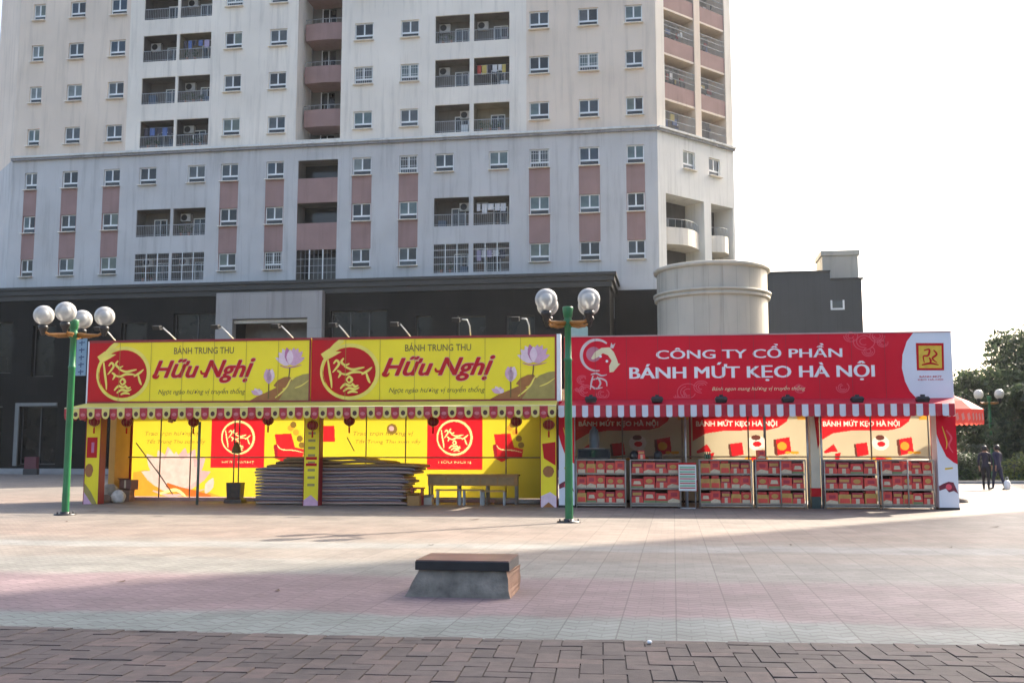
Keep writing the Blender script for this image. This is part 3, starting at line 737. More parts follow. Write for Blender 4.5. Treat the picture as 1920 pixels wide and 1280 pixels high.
# signs on the podium
sb = MB(); a, z1 = PF.px(152, 636); b, _ = PF.px(171, 636); _, z0 = PF.px(152, 705)
bl = mat('pale_blue_sign', (.22, .33, .42), .4, .08); bd = mat('sign_dark_blue', (.04, .08, .16), .5)
sb.box(a, b, -.5, -.42, z0, z1, bl)
for k in range(5):
    zz = z1-.35-k*.5
    sb.poly([(a+.2, zz), (b-.15, zz+.04), (b-.15, zz+.12), (a+.2, zz+.08)], -.503, bd); sb.poly([(a+.35, zz-.15), (a+.43, zz-.15), (a+.43, zz+.2), (a+.35, zz+.2)], -.503, bd)
sb.box(a+.1, a+.16, -.42, 0, z1-.3, z1-.24, steel); sb.box(a+.1, a+.16, -.42, 0, z0+.24, z0+.3, steel)
o = sb.build('wall_sign'); o.location = PF.w(0, 0); o.rotation_euler = (0, 0, PF.a); tag(o, 'narrow upright pale blue sign on the dark podium left of the yellow stall', 'sign')
sb = MB(); a, z1 = PF.px(1070, 612); b, _ = PF.px(1103, 612); _, z0 = PF.px(1070, 632)
sb.box(a, b, -.4, -.3, z0, z1, mat('mint_sign', (.3, .45, .42), .4, .08)); sb.box(a+.1, a+.16, -.3, 0, z0+.1, z0+.16, steel); sb.box(b-.16, b-.1, -.3, 0, z0+.1, z0+.16, steel)
o = sb.build('wall_sign'); o.location = PF.w(0, 0); o.rotation_euler = (0, 0, PF.a); tag(o, 'small mint green sign on the dark podium above the red stall left end', 'sign')

# round tower
RT = MB(); rc = (11.96, 60.0); rr_ = 3.37
def rz_at(y): # height of a pixel row at the front of the drum
    r = ray(1338, y); t = (rc[1]-rr_)/r.y; return HCAM+r.z*t
zt, z2 = rz_at(487), rz_at(540)
round_t = empty('round_stair_tower', (rc[0], rc[1], 0)); tag(round_t, 'cream round tower block with moulded bands beside the apartment tower', 'building')
RT.lathe([(rr_-.12, 0), (rr_-.12, z2-.3)], cream_m, n=64); RT.lathe([(rr_-.12, z2+.1), (rr_-.12, zt-.25)], cream_m, n=64)
RT.build('drum_wall', round_t)
for z0, z1, o_ in ((z2-.3, z2-.12, .06), (z2-.12, z2-.02, -.08), (z2-.02, z2+.14, .12)):
    pass
b_ = MB(); b_.lathe([(rr_-.12, z2-.32), (rr_+.02, z2-.3), (rr_+.04, z2-.16), (rr_-.04, z2-.13), (rr_-.04, z2-.05), (rr_+.1, z2-.03), (rr_+.1, z2+.08), (rr_-.12, z2+.12)], cream_plain, n=64); b_.build('moulding', round_t)
b_ = MB(); b_.lathe([(rr_-.12, zt-.27), (rr_+.05, zt-.22), (rr_+.08, zt-.05), (rr_-.02, zt), (.01, zt)], cream_plain, n=64); b_.build('moulding', round_t)

# right hand block
GF = Frame(17.6, 72.0, -9)
gb = empty('grey_annex', GF.w(0, 0), GF.a); tag(gb, 'grey stone annex block with a small white window right of the round tower', 'building')
x0, z0 = GF.px(1420, 511); x1, _ = GF.px(1556, 511); x2, z2_ = GF.px(1615, 523); z1_ = GF.px(1500, 511)[1]
m = MB(); m.box(x0-2, x1, 0, 14, 0, z1_, granite2); m.box(x1, x2, 0.001, 13.5, 0, z2_, granite2); m.build('wall', gb)
m = MB(); m.box(x0-2, x1+.02, -.12, 14.1, z1_, z1_+.1, mat('dark_cornice_stone', (.055,)*3)); m.box(x1+.022, x2+.12, -.12, 13.6, z2_, z2_+.1, MATS['dark_cornice_stone']); m.build('coping', gb)
a, zt_ = GF.px(1557, 563); b, _ = GF.px(1583, 563); _, zb_ = GF.px(1557, 581)
m = MB(); m.box(a, a+.12, -.06, -.003, zb_, zt_, frame_white); m.box(b-.12, b, -.06, -.003, zb_, zt_, frame_white); m.box(a+.12, b-.12, -.06, -.003, zb_, zb_+.12, frame_white)
o = m.build('window', gb); m = MB(); m.box(a+.12, b-.12, -.03, -.004, zb_+.12, zt_-.05, GL[4]); m.build('pane', o)
a, zt_ = GF.px(1541, 471, 2); b, _ = GF.px(1608, 471, 2)
m = MB(); m.box(a, b, 2, 5, z2_, zt_-.35, cream_plain); m.box(a-.1, b+.12, 1.9, 5.1, zt_-.35, zt_, cream_plain); m.build('roof_room', gb)

# apartment block outside the frame on the right (it casts the shadow over the near plaza)
RB = Frame(60.5, 64.9, -99)
rbk = empty('neighbouring_block', RB.w(0, 0), RB.a); tag(rbk, 'tall pale apartment slab beyond the right edge across the plaza', 'building')
m = MB(); hs = []
for r in range(20):
    for c in range(12): hs.append((2+c*3.6, 3.6+c*3.6, 3+r*3.3, 4.5+r*3.3, .15))
holed_wall(m, 0, 46, 0, 72, hs, lambda x, z: beige_wall)
m.face([(0, .15, 0), (46, .15, 0), (46, .15, 72), (0, .15, 72)], GL[3])
m.face([(0, 0, 0), (0, 0, 72), (0, 22, 72), (0, 22, 0)], white_wall); m.face([(46, 0, 0), (46, 22, 0), (46, 22, 72), (46, 0, 72)], white_wall)
m.face([(0, 22, 0), (0, 22, 72), (46, 22, 72), (46, 22, 0)], white_wall); m.face([(0, 0, 72), (46, 0, 72), (46, 22, 72), (0, 22, 72)], grey_trim)
m.build('wall', rbk)

# ------------------------------------------------------------------ festival stalls
SF = Frame(-12.6, 30.1, -7)
yel = mat('banner_yellow', (.9, .72, .035), .5, .07, .9, spec=.2, bump=.8, bscale=1.4)
yel_lit = mat('backwall_yellow', (0.4315, 0.3497, 0.0223), .6, .05, 1, trans=.62)
yel_print = mat('print_yellow', (.85, .68, .12), .5, .05)
redc = mat('banner_red', (.5, .008, .012), .5, .07, 1.2, spec=.2)
crim = mat('banner_crimson', (.64, .006, .026), .5, .09, .7, spec=.18, bump=.8, bscale=1.3)
crim2 = mat('banner_crimson_ornament', (.72, .07, .11), .5, .05)
darkred = mat('dark_red', (.25, .01, .012), .5, .1)
red_lit = mat('backwall_red', (0.372, 0.0089, 0.0149), .6, .05, 1, trans=.62)
red_lit2 = mat('backwall_red_print', (0.372, 0.0112, 0.0149), .6, .05, 1, trans=.62)
cream_lit = mat('backwall_cream', (0.372, 0.3199, 0.2158), .6, .06, 1, trans=.55)
cream_print = mat('print_cream', (.75, .66, .4), .5, .05)
olive = mat('print_olive', (.16, .1, .02), .5)
pinkp = mat('print_pink', (.66, .38, .5), .5, .1, 9)
pinkd = mat('print_deep_pink', (.5, .16, .3), .5, .1, 9)
pinklight = mat('print_pale_pink', (.78, .58, .64), .5, .1, 9)
leafg = mat('print_leaf_olive', (.36, .27, .07), .5, .15, 6)
leafb = mat('print_leaf_brown', (.36, .13, .03), .5, .15, 6)
pink_lit = mat('backwall_pink', (0.448, 0.336, 0.304), .6, .12, 5, trans=.6)
pinkd_lit = mat('backwall_pink_dark', (0.4, 0.256, 0.256), .6, .12, 5, trans=.6)
orange_lit = mat('backwall_orange', (0.464, 0.216, 0.024), .6, .1, 3, trans=.6)
orange2_lit = mat('backwall_deep_orange', (0.4, 0.096, 0.016), .6, .1, 3, trans=.6)
yprint_lit = mat('backwall_pale_yellow_print', (0.528, 0.48, 0.2), .6, .05, 5, trans=.62)
olive_lit = mat('backwall_olive_print', (.16, .1, .02), .6, .05, 5, trans=.5)
whitep = mat('print_white', (.78, .78, .78), .45, .04)
white_v = mat('banner_white', (.68, .7, .75), .5, .06, 1)
tubem = mat('stall_tube_steel', (.2, .17, .14), .5, .25, 6, metal=.3)
roofm = mat('stall_roof_sheet', (.35, .33, .3), .6, .2, 2, streak=.2)
outl = mat('print_magenta_outline', (.62, .28, .35), .5)

def zpx(y, x=600, off=0): return SF.px(x, y, off)[1]
yroot = empty('festival_stall', SF.w(0, 0), SF.a)
tag(yroot, 'long yellow and red mooncake stall with two lotus signs and scalloped awning', 'stall')

class Map:
    """maps drawing coordinates of an artwork to the sign it is printed on"""
    def __init__(s, x0, x1, z0, z1, ax0, ax1, ayt, ayb): s.k = (x0, x1, z0, z1, ax0, ax1, ayt, ayb)
    def __call__(s, x, y):
        x0, x1, z0, z1, a0, a1, yt, yb = s.k
        return (x0+(x1-x0)*(x-a0)/(a1-a0), z1-(z1-z0)*(y-yt)/(yb-yt))
    def sc(s): return (s.k[1]-s.k[0])/(s.k[5]-s.k[4])
    def pts(s, P): return [s(*p) for p in P]
def circ(mp, cx, cy, r, n=32, ry=None): return [mp(cx+r*math.cos(q*2*math.pi/n), cy+(ry or r)*math.sin(q*2*math.pi/n)) for q in range(n)]
def petal(mp, x, y, tx, ty, w):
    dx, dy = tx-x, ty-y; d = math.hypot(dx, dy); nx, ny = -dy/d, dx/d; P = []
    for t, k in ((0, .12), (.25, .75), (.5, 1), (.75, .7), (.92, .25), (1, 0)): P.append((x+dx*t+nx*w*k/2, y+dy*t+ny*w*k/2))
    for t, k in ((.92, .25), (.75, .7), (.5, 1), (.25, .75), (0, .12)): P.append((x+dx*t-nx*w*k/2, y+dy*t-ny*w*k/2))
    return mp.pts(P)
def lotus(m, mp, cx, cy, s, y0, A, B, C):
    """open lotus flower: outer petals first, inner ones proud of them"""
    for k, (dx, dy, w) in enumerate(((-105, -30, 46), (105, -30, 46), (-85, -70, 52), (90, -75, 52), (-62, 12, 30), (62, 12, 30))):
        m.poly(petal(mp, cx, cy+18*s, cx+dx*s, cy+dy*s, w*s), y0-.0012*k, A if k % 2 else B)
    for k, (dx, dy, w) in enumerate(((-55, -95, 55), (58, -98, 55), (-25, -105, 52), (28, -102, 52), (0, -90, 50))):
        m.poly(petal(mp, cx, cy+22*s, cx+dx*s, cy+dy*s, w*s), y0-.009-.0012*k, (B, A, C, A, B)[k])
    m.ribbon(mp.pts([(cx-70*s, cy+28*s), (cx-20*s, cy+42*s), (cx+40*s, cy+36*s), (cx+85*s, cy+24*s)]), 7*s*mp.sc(), y0-.016, C)
def emblem(m, mp, cx, cy, r, y0, ring, disc, stroke, arrow=True):
    """round brushed emblem: ring with a pointed tail and brush writing within"""
    if disc: m.poly(circ(mp, cx, cy, r*.9), y0, disc)
    k = mp.sc()
    arc = lambda rad, a, b, n=14: [mp(cx+rad*math.cos(R(a+(b-a)*q/n)), cy-rad*math.sin(R(a+(b-a)*q/n))) for q in range(n+1)]
    for q in range(24):
        a0 = -215+q*15.; w = r*.11*(.7+.5*math.sin(math.pi*q/24))
        if 8 < q < 1: continue
        m.ribbon(arc(r*.97, a0+45, a0+60.3, 3), w*k, y0-.002, ring, 2, False)
    if arrow: m.poly(mp.pts([(cx-r*1.0, cy-r*.66), (cx-r*.72, cy-r*.86), (cx-r*.68, cy-r*.76), (cx-r*.28, cy-r*.74), (cx-r*.5, cy-r*.6), (cx-r*.75, cy-r*.46), (cx-r*.9, cy-r*.5)]), y0-.004, ring)
    st = [[(-.75, -.45), (-.68, 0), (-.62, .35), (-.6, .6)], [(-.55, -.3), (-.45, -.42), (-.36, -.3), (-.48, -.1), (-.58, .02)],
          [(-.42, -.05), (-.3, .05), (-.38, .22)], [(-.2, -.5), (-.28, -.36), (-.15, -.24), (0, -.3)], [(-.3, .05), (-.1, .1), (.1, .02), (.35, .02), (.5, .06)],
          [(.42, .1), (.62, -.02), (.78, -.16)], [(.58, .05), (.66, .3), (.72, .42)], [(-.1, .3), (0, .18), (.1, .3), (0, .4), (-.1, .3)],
          [(-.3, .62), (-.15, .46), (0, .5), (.18, .48)], [(-.2, .72), (-.02, .6), (.2, .64), (.35, .58)], [(.1, .42), (.2, .54), (.32, .5)], [(-.05, .78), (.1, .72), (.3, .76)],
          [(-.18, -.2), (.1, -.08), (.35, -.12), (.52, -.16)]]
    for q, P in enumerate(st): m.ribbon([mp(cx+a*r, cy+b*r) for a, b in P], r*.085*k, y0-.006-.0005*q, stroke)

def yellow_sign(xl, xr):
    zt, zb = zS1, zS0
    b = MB(); b.box(xl, xr, 0, .14, zb, zt, yel)
    board = b.build('sign_board', yroot)
    mp = Map(xl, xr, zb, zt, 80, 1775, 165, 640)
    f = MB()
    for a, c, d, e in ((xl, xr, zt-.05, zt+.02), (xl, xr, zb-.03, zb+.03)): f.box(a, c, -.02, -.001, d, e, darkred)
    f.box(xr-.05, xr, -.018, -.002, zb+.03, zt-.05, darkred); f.build('frame_edge', board)
    m = MB()
    red = [(80, 175), (290, 175), (250, 210), (205, 260), (170, 300), (160, 380), (165, 450), (190, 530), (235, 590), (300, 622), (350, 634), (80, 634)]
    m.poly(mp.pts(red), -.004, redc)
    pale = mat('print_pale_yellow', (.82, .68, .12), .5)
    m.ribbon(mp.pts([(300, 178), (255, 215), (210, 265), (175, 300)]), 34*mp.sc(), -.007, pale, taper=False)
    emblem(m, mp, 350, 420, 205, -.008, pale, redc, pale)
    m.build('emblem', board)
    m = MB()
    m.text('BÁNH TRUNG THU', *[mp(738, 0)[0], mp(1195, 0)[0]], mp(0, 272)[1], mp(0, 208)[1], -.006, olive, off=.01)
    x0, x1, z0, z1 = mp(585, 0)[0], mp(1355, 0)[0], mp(0, 492)[1], mp(0, 312)[1]
    for q in range(10):
        ox_, oz_ = .034*math.cos(q*.628), .028*math.sin(q*.628); m.text('Hữu Nghị', x0+ox_, x1+ox_, z0+oz_, z1+oz_, -.006-.0003*q, outl, shear=.38)
    for q in range(6):
        ox_, oz_ = .022*math.cos(q*1.047), .012*math.sin(q*1.047); m.text('Hữu Nghị', x0+ox_, x1+ox_, z0+oz_, z1+oz_, -.0105-.0003*q, redc, shear=.38)
    # swash of the initials
    m.ribbon(mp.pts([(592, 425), (588, 445), (612, 452), (632, 432)]), 20*mp.sc(), -.014, redc)
    m.ribbon(mp.pts([(950, 398), (955, 420), (975, 424), (992, 410)]), 18*mp.sc(), -.014, redc)
    m.text('Ngọt ngào hương vị truyền thống', mp(628, 0)[0], mp(1290, 0)[0], mp(0, 590)[1], mp(0, 532)[1], -.006, olive, shear=.25)
    m.build('lettering', board)
    m = MB()
    m.poly(mp.pts([(1325, 632), (1380, 600), (1470, 560), (1530, 530), (1600, 560), (1772, 560), (1772, 632)]), -.004, leafb)
    m.poly(mp.pts([(1500, 520), (1530, 480), (1580, 455), (1620, 452), (1640, 480), (1600, 530), (1550, 550)]), -.006, leafb)
    m.poly(mp.pts([(1560, 600), (1610, 510), (1660, 460), (1720, 436), (1772, 430), (1772, 632), (1540, 632)]), -.008, leafg)
    m.ribbon(mp.pts([(1515, 612), (1560, 575), (1600, 530), (1625, 480), (1650, 455)]), 12*mp.sc(), -.011, yel_print)
    m.ribbon(mp.pts([(1660, 540), (1710, 520), (1765, 480)]), 8*mp.sc(), -.011, yel_print)
    m.ribbon(mp.pts([(1620, 380), (1618, 420), (1612, 470)]), 9*mp.sc(), -.012, olive, taper=False)
    m.ribbon(mp.pts([(1465, 505), (1466, 560), (1464, 620)]), 9*mp.sc(), -.012, olive, taper=False)
    lotus(m, mp, 1620, 340, 1.05, -.014, pinkp, pinklight, pinkd)
    for dx, a in ((-18, pinkp), (18, pinklight), (0, pinkd)): m.poly(petal(mp, 1466, 505, 1468+dx*1.2, 392, 62), -.014-.001*abs(dx/18), a)
    for dx, dy, a in ((-60, -18, pinkp), (-35, -38, pinklight), (0, -34, pinkp), (20, -20, pinklight)): m.poly(petal(mp, 1395, 590, 1395+dx, 575+dy, 34), -.016-abs(dx)*.00005, a)
    m.build('lotus_picture', board)
    s = MB()
    for k in range(1, 7): s.box(xl+(xr-xl)*k/7-.006, xl+(xr-xl)*k/7+.006, -.0205, -.0195, zb+.03, zt-.05, mat('banner_seam', (.35, .25, .03), .5))
    s.build('seam', board)
xA0 = SF.px(166, 700)[0]; xA1 = SF.px(584, 690)[0]; xB1 = SF.px(1045, 690)[0]
zS1 = (SF.px(166, 643)[1]+SF.px(1044, 625)[1])/2; zS0 = SF.px(600, 752)[1]
yellow_sign(xA0, xA1-.02); yellow_sign(xA1, xB1-.02)
# white lit edge between the two stalls
m = MB(); m.box(xB1-.015, xB1+.1, -.02, .2, zS0-.05, zS1+.03, whitep); m.build('sign_side', yroot); m = MB(); m.box(xA0-.04, xA0-.002, -.02, .2, zS0-.03, zS1, white_v); m.build('sign_side', yroot)
# roof, back wall
YB = 2.5
bx0 = SF.px(245, 900, YB)[0]; bx1 = SF.px(1035, 900, YB)[0]
m = MB(); m.face([(xA0, .14, zS0+.15), (xB1, .14, zS0+.15), (xB1, YB+.3, zS0-.15), (xA0, YB+.3, zS0-.15)], roofm); m.build('roof', yroot)
def bp(x, y): return SF.px(x, y, YB)
r1 = (bp(397, 800)[0], bp(497, 800)[0], bp(447, 877)[1]); r2 = (bp(801, 800)[0], bp(905, 800)[0], bp(850, 880)[1])
zbk = .12; ztk = zS0-.1
A_ = Art()
for a, b, c in (r1, r2): A_.poly([(a, c), (b, c), (b, 5), (a, 5)], YB-.001, red_lit)
for z_ in (.9,): pass
m = A_
class PxMap:
    def __init__(s, off, fr=SF): s.off = off; s.fr = fr
    def __call__(s, x, y): return s.fr.px(x, y, s.off)
    def sc(s): return (s.fr.px(501, 800, s.off)[0]-s.fr.px(500, 800, s.off)[0])
    def pts(s, P): return [s(*p) for p in P]
pm_ = PxMap(YB)
Y0 = YB-.012
emblem(m, pm_, 446, 820, 31, Y0, yprint_lit, None, yprint_lit, False)
emblem(m, pm_, 852, 820, 33, Y0, yprint_lit, None, yprint_lit, False)
def ptxt(m, s, xa, xb, yt, yb, y, mt, mp=pm_, **kw):
    x0, z0 = mp(xa, yb); x1, z1 = mp(xb, yt); m.text(s, x0, x1, z0, z1, y, mt, **kw)
ptxt(m, 'Trao trọn hương vị', 272, 372, 808, 818, Y0, olive_lit, shear=.2); ptxt(m, 'Tết Trung Thu sum vầy', 275, 385, 822, 833, Y0, olive_lit, shear=.2)
ptxt(m, 'Trao trọn hương vị', 662, 775, 808, 818, Y0, olive_lit, shear=.2); ptxt(m, 'Tết Trung Thu sum vầy', 666, 790, 822, 833, Y0, olive_lit, shear=.2)
ptxt(m, 'HỮU NGHỊ', 416, 476, 863, 869, Y0, yprint_lit); ptxt(m, 'HỮU NGHỊ', 822, 884, 863, 869, Y0, yprint_lit)
m.poly(pm_.pts([(247, 936), (250, 885), (275, 880), (300, 900), (330, 915), (380, 918), (425, 934)]), Y0-.002, orange_lit)
lotus(m, pm_, 330, 902, .62, Y0-.004, pinkd_lit, pink_lit, pinkd_lit)
for x, tx, ty, w in ((320, 275, 850, 34), (322, 318, 843, 36), (326, 360, 850, 36), (335, 375, 872, 26)): m.poly(petal(pm_, x+5, 915, tx, ty, w), Y0-.026-.001*(x-318), pink_lit)
m.ribbon(pm_.pts([(312, 908), (335, 918), (365, 925), (395, 930)]), .22, Y0-.05, orange2_lit); m.ribbon(pm_.pts([(300, 925), (330, 918), (350, 932)]), .1, Y0-.052, yprint_lit)
m.poly(petal(pm_, 385, 925, 400, 895, 16), Y0-.03, pink_lit)
for ox in (0, 411):
    q = [(x+ox, y) for x, y in ((515, 814), (546, 812), (553, 838), (570, 842), (568, 856), (545, 858), (530, 866), (516, 858), (513, 838), (518, 832))]
    m.poly(pm_.pts(q), Y0-.002, red_lit2)
    m.ribbon(pm_.pts([(520+ox, 834), (528+ox, 842), (552+ox, 844), (568+ox, 848)]), .035, Y0-.006, yprint_lit)
    m.poly(pm_.pts([(513+ox, 834), (520+ox, 832), (521+ox, 858), (516+ox, 860)]), Y0-.008, mat('backwall_dark_red_print', (.25, .01, .02), .6, trans=.5))
    for dx, dy in ((545, 802), (555, 810), (562, 822), (550, 796), (566, 834)): m.poly(circ(pm_, dx+ox, dy, 6, 10), Y0-.003-.0004*(dx-545), orange_lit if dx % 2 else olive_lit)
m.poly(pm_.pts([(600, 798), (627, 798), (628, 828), (601, 828)]), Y0-.002, red_lit2)
for x, y in ((735, 804), (1028, 888)):
    m.poly(circ(pm_, x, y, 10, 14), Y0-.003, olive_lit); m.poly(circ(pm_, x-1, y-1, 5, 10), Y0-.006, pinkd_lit)
m.sheet(bx0, bx1, zbk, ztk, YB, yel_lit).build('back_wall', yroot)
# left end curtain and red edge tube
m = MB(); m.box(bx0-.22, bx0-.02, YB-1.0, YB, zbk, ztk, mat('end_curtain_orange', (.6, .38, .1), .6, .1, 2, trans=.4)); m.tube([(bx0, YB-.06, 0), (bx0, YB-.06, ztk)], .045, darkred, 8); m.build('end_panel', yroot)
m = MB()
m.box(bx0-.2, bx1+.1, YB-.25, YB+.12, 0, .1, mat('base_strip_pink', (.45, .28, .26), .7, .2, 3)); m.build('base_strip', yroot)
# inner steel frame
m = MB()
for x in (303, 360, 688, 762, 950): m.tube([(bp(x, 900)[0], YB-.16, 0), (bp(x, 900)[0], YB-.16, ztk)], .022, tubem, 6)
for z in (1.35,): m.tube([(bx0, YB-.2, z), (bx1, YB-.2, z)], .02, tubem, 6)
for xa, ya, xb, yb in ((262, 830, 310, 895), (655, 820, 668, 845), (300, 880, 330, 925)):
    a, za = bp(xa, ya); b, zb_ = bp(xb, yb); m.tube([(a, YB-.24, za), (b, YB-.24, zb_)], .018, tubem, 6)
m.build('inner_frame', yroot)
m = MB(); x = SF.px(371, 900, .15)[0]; m.tube([(x, .15, 0), (x, .15, 2.4)], .042, mat('green_grey_tube', (.13, .17, .14), .5, .1), 8); m.build('pole', yroot)
# front posts
def post(xa, xb, style):
    a = SF.px(xa, 860)[0]; b = SF.px(xb, 860)[0]; h = zS0-.02
    m = MB(); m.box(a, b, -.02, .3, 0, h, yel); o = m.build('post', yroot)
    q = MB(); w = b-a
    if style == 0:
        q.poly([(a+.03, 1.35), (b-.08, 1.35), (b-.08, 1.95), (a+.03, 1.95)], -.025, redc)
        q.poly([(a+w*.4, 1.5), (a+w*.6, 1.5), (a+w*.6, 1.8), (a+w*.4, 1.8)], -.029, pinkd)
        q.poly([(a+w*.3+.13*math.cos(t*.6), .98+.2*math.sin(t*.6)) for t in range(10)], -.025, leafb)
        q.poly([(a, .0), (b-.02, .0), (a+w*.5, .35), (a, .62)], -.025, leafg); q.poly([(a, 0), (a+w*.6, 0), (a, .35)], -.029, pinkp)
    elif style == 1:
        for k in range(8): q.poly([(a+w*.25, .55+k*.21), (b-w*.25, .55+k*.21), (b-w*.25, .62+k*.21), (a+w*.25, .62+k*.21)], -.025, leafg)
        for z in (1.12, 1.3): q.poly([(a+w*.12, z), (b-w*.12, z), (b-w*.12, z+.08), (a+w*.12, z+.08)], -.029, redc)
        q.poly([(a, 0), (b, 0), (b, .12), (a+w*.5, .3), (a, .15)], -.025, pinkp)
    else:
        q.poly([(a+w*.1, 1.75), (b-.02, 1.8), (b-.02, 1.15), (a+w*.75, 1.2), (a+w*.2, 1.35)], -.025, redc)
        q.poly([(a+w*.5+.16*math.cos(t*.6), .98+.16*math.sin(t*.6)) for t in range(10)], -.025, leafb)
        q.poly([(a, 0), (b, 0), (b, .3), (a+w*.6, .42), (a, .3)], -.025, pinklight); q.poly([(a+.05, .0), (b-.05, 0), (a+w*.5, .14)], -.029, leafb)
    q.poly([(a+w*.5+.13*math.cos(t*.4), h-.3+.16*math.sin(t*.4)) for t in range(16)], -.025, darkred)
    q.build('print', o)
    e = MB(); e.box(a-.02, a-.002, -.03, .3, 0, h, darkred); e.box(b+.002, b+.02, -.03, .3, 0, h, darkred); e.build('edge', o)
post(161, 187, 0); post(571, 598, 1); post(1014, 1043, 2)
# awning with scalloped valance
def awning_frame(xa, xb, yoff, y1, y2):
    a, z1 = SF.px(xa, y1, yoff); b, z1b = SF.px(xb, y1, yoff); return a, b, (z1+z1b)/2, SF.px((xa+xb)/2, y2, yoff)[1]
AO = -.95
aw0, aw1, az1, az0 = awning_frame(122, 1043, AO, 763, 786)
aw_y = mat('awning_yellow', (.66, .6, .12), .55, .08, 2, trans=.2)
m = MB(); zt_ = zS0-.02
m.face([(xA0, -.03, zt_), (xB1, -.03, zt_), (aw1, AO, az1), (aw0, AO, az1)], aw_y); m.face([(xA0, -.03, zt_), (aw0, AO, az1), (aw0-.0, .3, az1)], aw_y)
awo = m.build('awning', yroot)
m = MB(); m.tube([(aw0, AO, az1), (aw1, AO, az1)], .025, mat('awning_edge_cream', (.6, .55, .3), .5), 6); m.tube([(aw0, AO, az1), (aw0, .3, az1)], .025, MATS['awning_edge_cream'], 6); m.build('edge_tube', awo)
vr = mat('valance_red', (.42, .03, .04), .6, .3, 14, trans=.1); vp = mat('valance_rose_print', (.55, .16, .18), .6, .2, 20); vc = mat('valance_cream', (.66, .56, .16), .55, .1); vk = mat('valance_dark_print', (.07, .02, .015), .6)
m = MB(); n = 62; wv = (aw1-aw0)/n; hv = az1-az0
def scallop(x, y, z, dx, dy, k):
    """one hanging tongue; dx, dy is its run along the edge"""
    yr = AO-.012*math.sin(x*3)
    red = k % 2 == 0
    full = hv*(1.0 if red else .92); P = [(0, 0)]+[(0, -full*.55)]+[(.5-.5*math.cos(math.pi*t/6), -full*(.55+.45*math.sin(math.pi*t/6))) for t in range(7)]+[(1, -full*.55), (1, 0)]
    wob = .01*math.sin(k*2.3)
    m.face([(x+dx*p, y+dy*p+wob, z+q) for p, q in P], vr if red else vc)
    if dy == 0:
        cx, cz = x+dx/2, z-full*.55
        if red: m.poly([(cx+.07*math.cos(t*.7), cz+.05*math.sin(t*.7)) for t in range(9)], y+wob-.004, vp)
        else:
            m.poly([(cx+.062*math.cos(t*.52), cz+.07*math.sin(t*.52)) for t in range(12)], y+wob-.004, vk)
for k in range(n): scallop(aw0+wv*k, AO-.02, az1, wv, 0, k)
for k in range(5): scallop(aw0-.02, AO+.25*k, az1, .0001, .25, k)
m.build('valance', awo)
m = MB(); ptxt(m, 'Bánh kẹo Hữu Nghị', 790, 930, 755, 759, -.3, redc, PxMap(-.3)); 
# floodlights on arms above the yellow signs
def flood(parent, x, ztop, lean, hook, k):
    m = MB(); hx = x-lean
    if hook: P = [(x, .05, ztop), (x-.02, -.02, ztop+.3), (x-.08, -.1, ztop+.46), (x-.22, -.2, ztop+.46)]
    else: hx = x-lean*.75; P = [(x, .05, ztop), (x-lean*.4, -.1, ztop+.2), (hx, -.22, ztop+.36)]
    m.tube(P, .02, mat('lamp_arm_white', (.6, .6, .58), .4, .05), 6)
    e = P[-1]
    o = m.build('floodlight_arm', parent)
    h = MB(); h.loft([[(e[0]-.16-s_*.11, e[1]-.02+t_*.09-u_*.05, e[2]-.02+t_*.02+u_*.08) for s_, t_ in ((-1, -1), (1, -1), (1, 1), (-1, 1))] for u_ in (-.6, .8)], darkmetal, True, False)
    h.box(e[0]-.22, e[0]+.02, e[1]-.03, e[1]+.03, e[2]-.015, e[2]+.015, darkmetal); h.build('lamp_head', o)
for k, (xb_, hk, ln) in enumerate(((216, 0, .3), (330, 0, .42), (438, 0, .4), (550, 0, .4), (655, 0, .35), (770, 0, .35), (882, 1, .2), (993, 1, .2))):
    flood(yroot, SF.px(xb_, 630)[0], zS1, ln, hk, k)

# ------------------------------------------------------------------ red stall
rx0 = SF.px(1047, 860)[0]+.04
rroot = empty('festival_stall', SF.w(0, 0), SF.a)
tag(rroot, 'long red mooncake stall with white lettered sign and red and white striped valance', 'stall')
xs0 = SF.px(1056, 690)[0]+.03; xs1 = SF.px(1786, 690)[0]; zr1 = (SF.px(1080, 635)[1]+SF.px(1785, 620)[1])/2; zr0 = SF.px(1400, 748)[1]
b = MB(); b.box(xs0, xs1, 0, .14, zr0, zr1, crim); board = b.build('sign_board', rroot)
p0 = PxMap(0)
def fixz(P):  # the sign top follows the board, not the slightly bent edge in the picture
    return P
m = MB()
wp = [(1712, 621), (1700, 640), (1692, 665), (1691, 690), (1697, 715), (1706, 733), (1718, 747)]
P = p0.pts(wp); P = [(a, min(max(z, zr0), zr1)) for a, z in P]; P[0] = (P[0][0], zr1); P[-1] = (P[-1][0], zr0)
P += [(xs1, zr0), (xs1, zr1)]
m.poly(P, -.004, white_v); m.build('white_end', board)
m = MB(); m.face([(xs1+.002, 0, zr0), (xs1+.25, 1.2, zr0), (xs1+.25, 1.2, zr1-.05), (xs1+.002, 0, zr1)], white_v); m.build('sign_side', rroot)
m = MB()
for q_ in range(3): ptxt(m, 'CÔNG TY CỔ PHẦN', 1230+q_*.8, 1577+q_*.8, 643, 673, -.006-.0006*q_, whitep, p0)
for q_ in range(4): ptxt(m, 'BÁNH MỨT KẸO HÀ NỘI', 1180+q_*.8, 1637+q_*.8, 676, 716, -.006-.0006*q_, whitep, p0)
ptxt(m, 'Bánh ngon mang hương vị truyền thống', 1335, 1510, 722, 734, -.006, cream_print, p0, shear=.3)
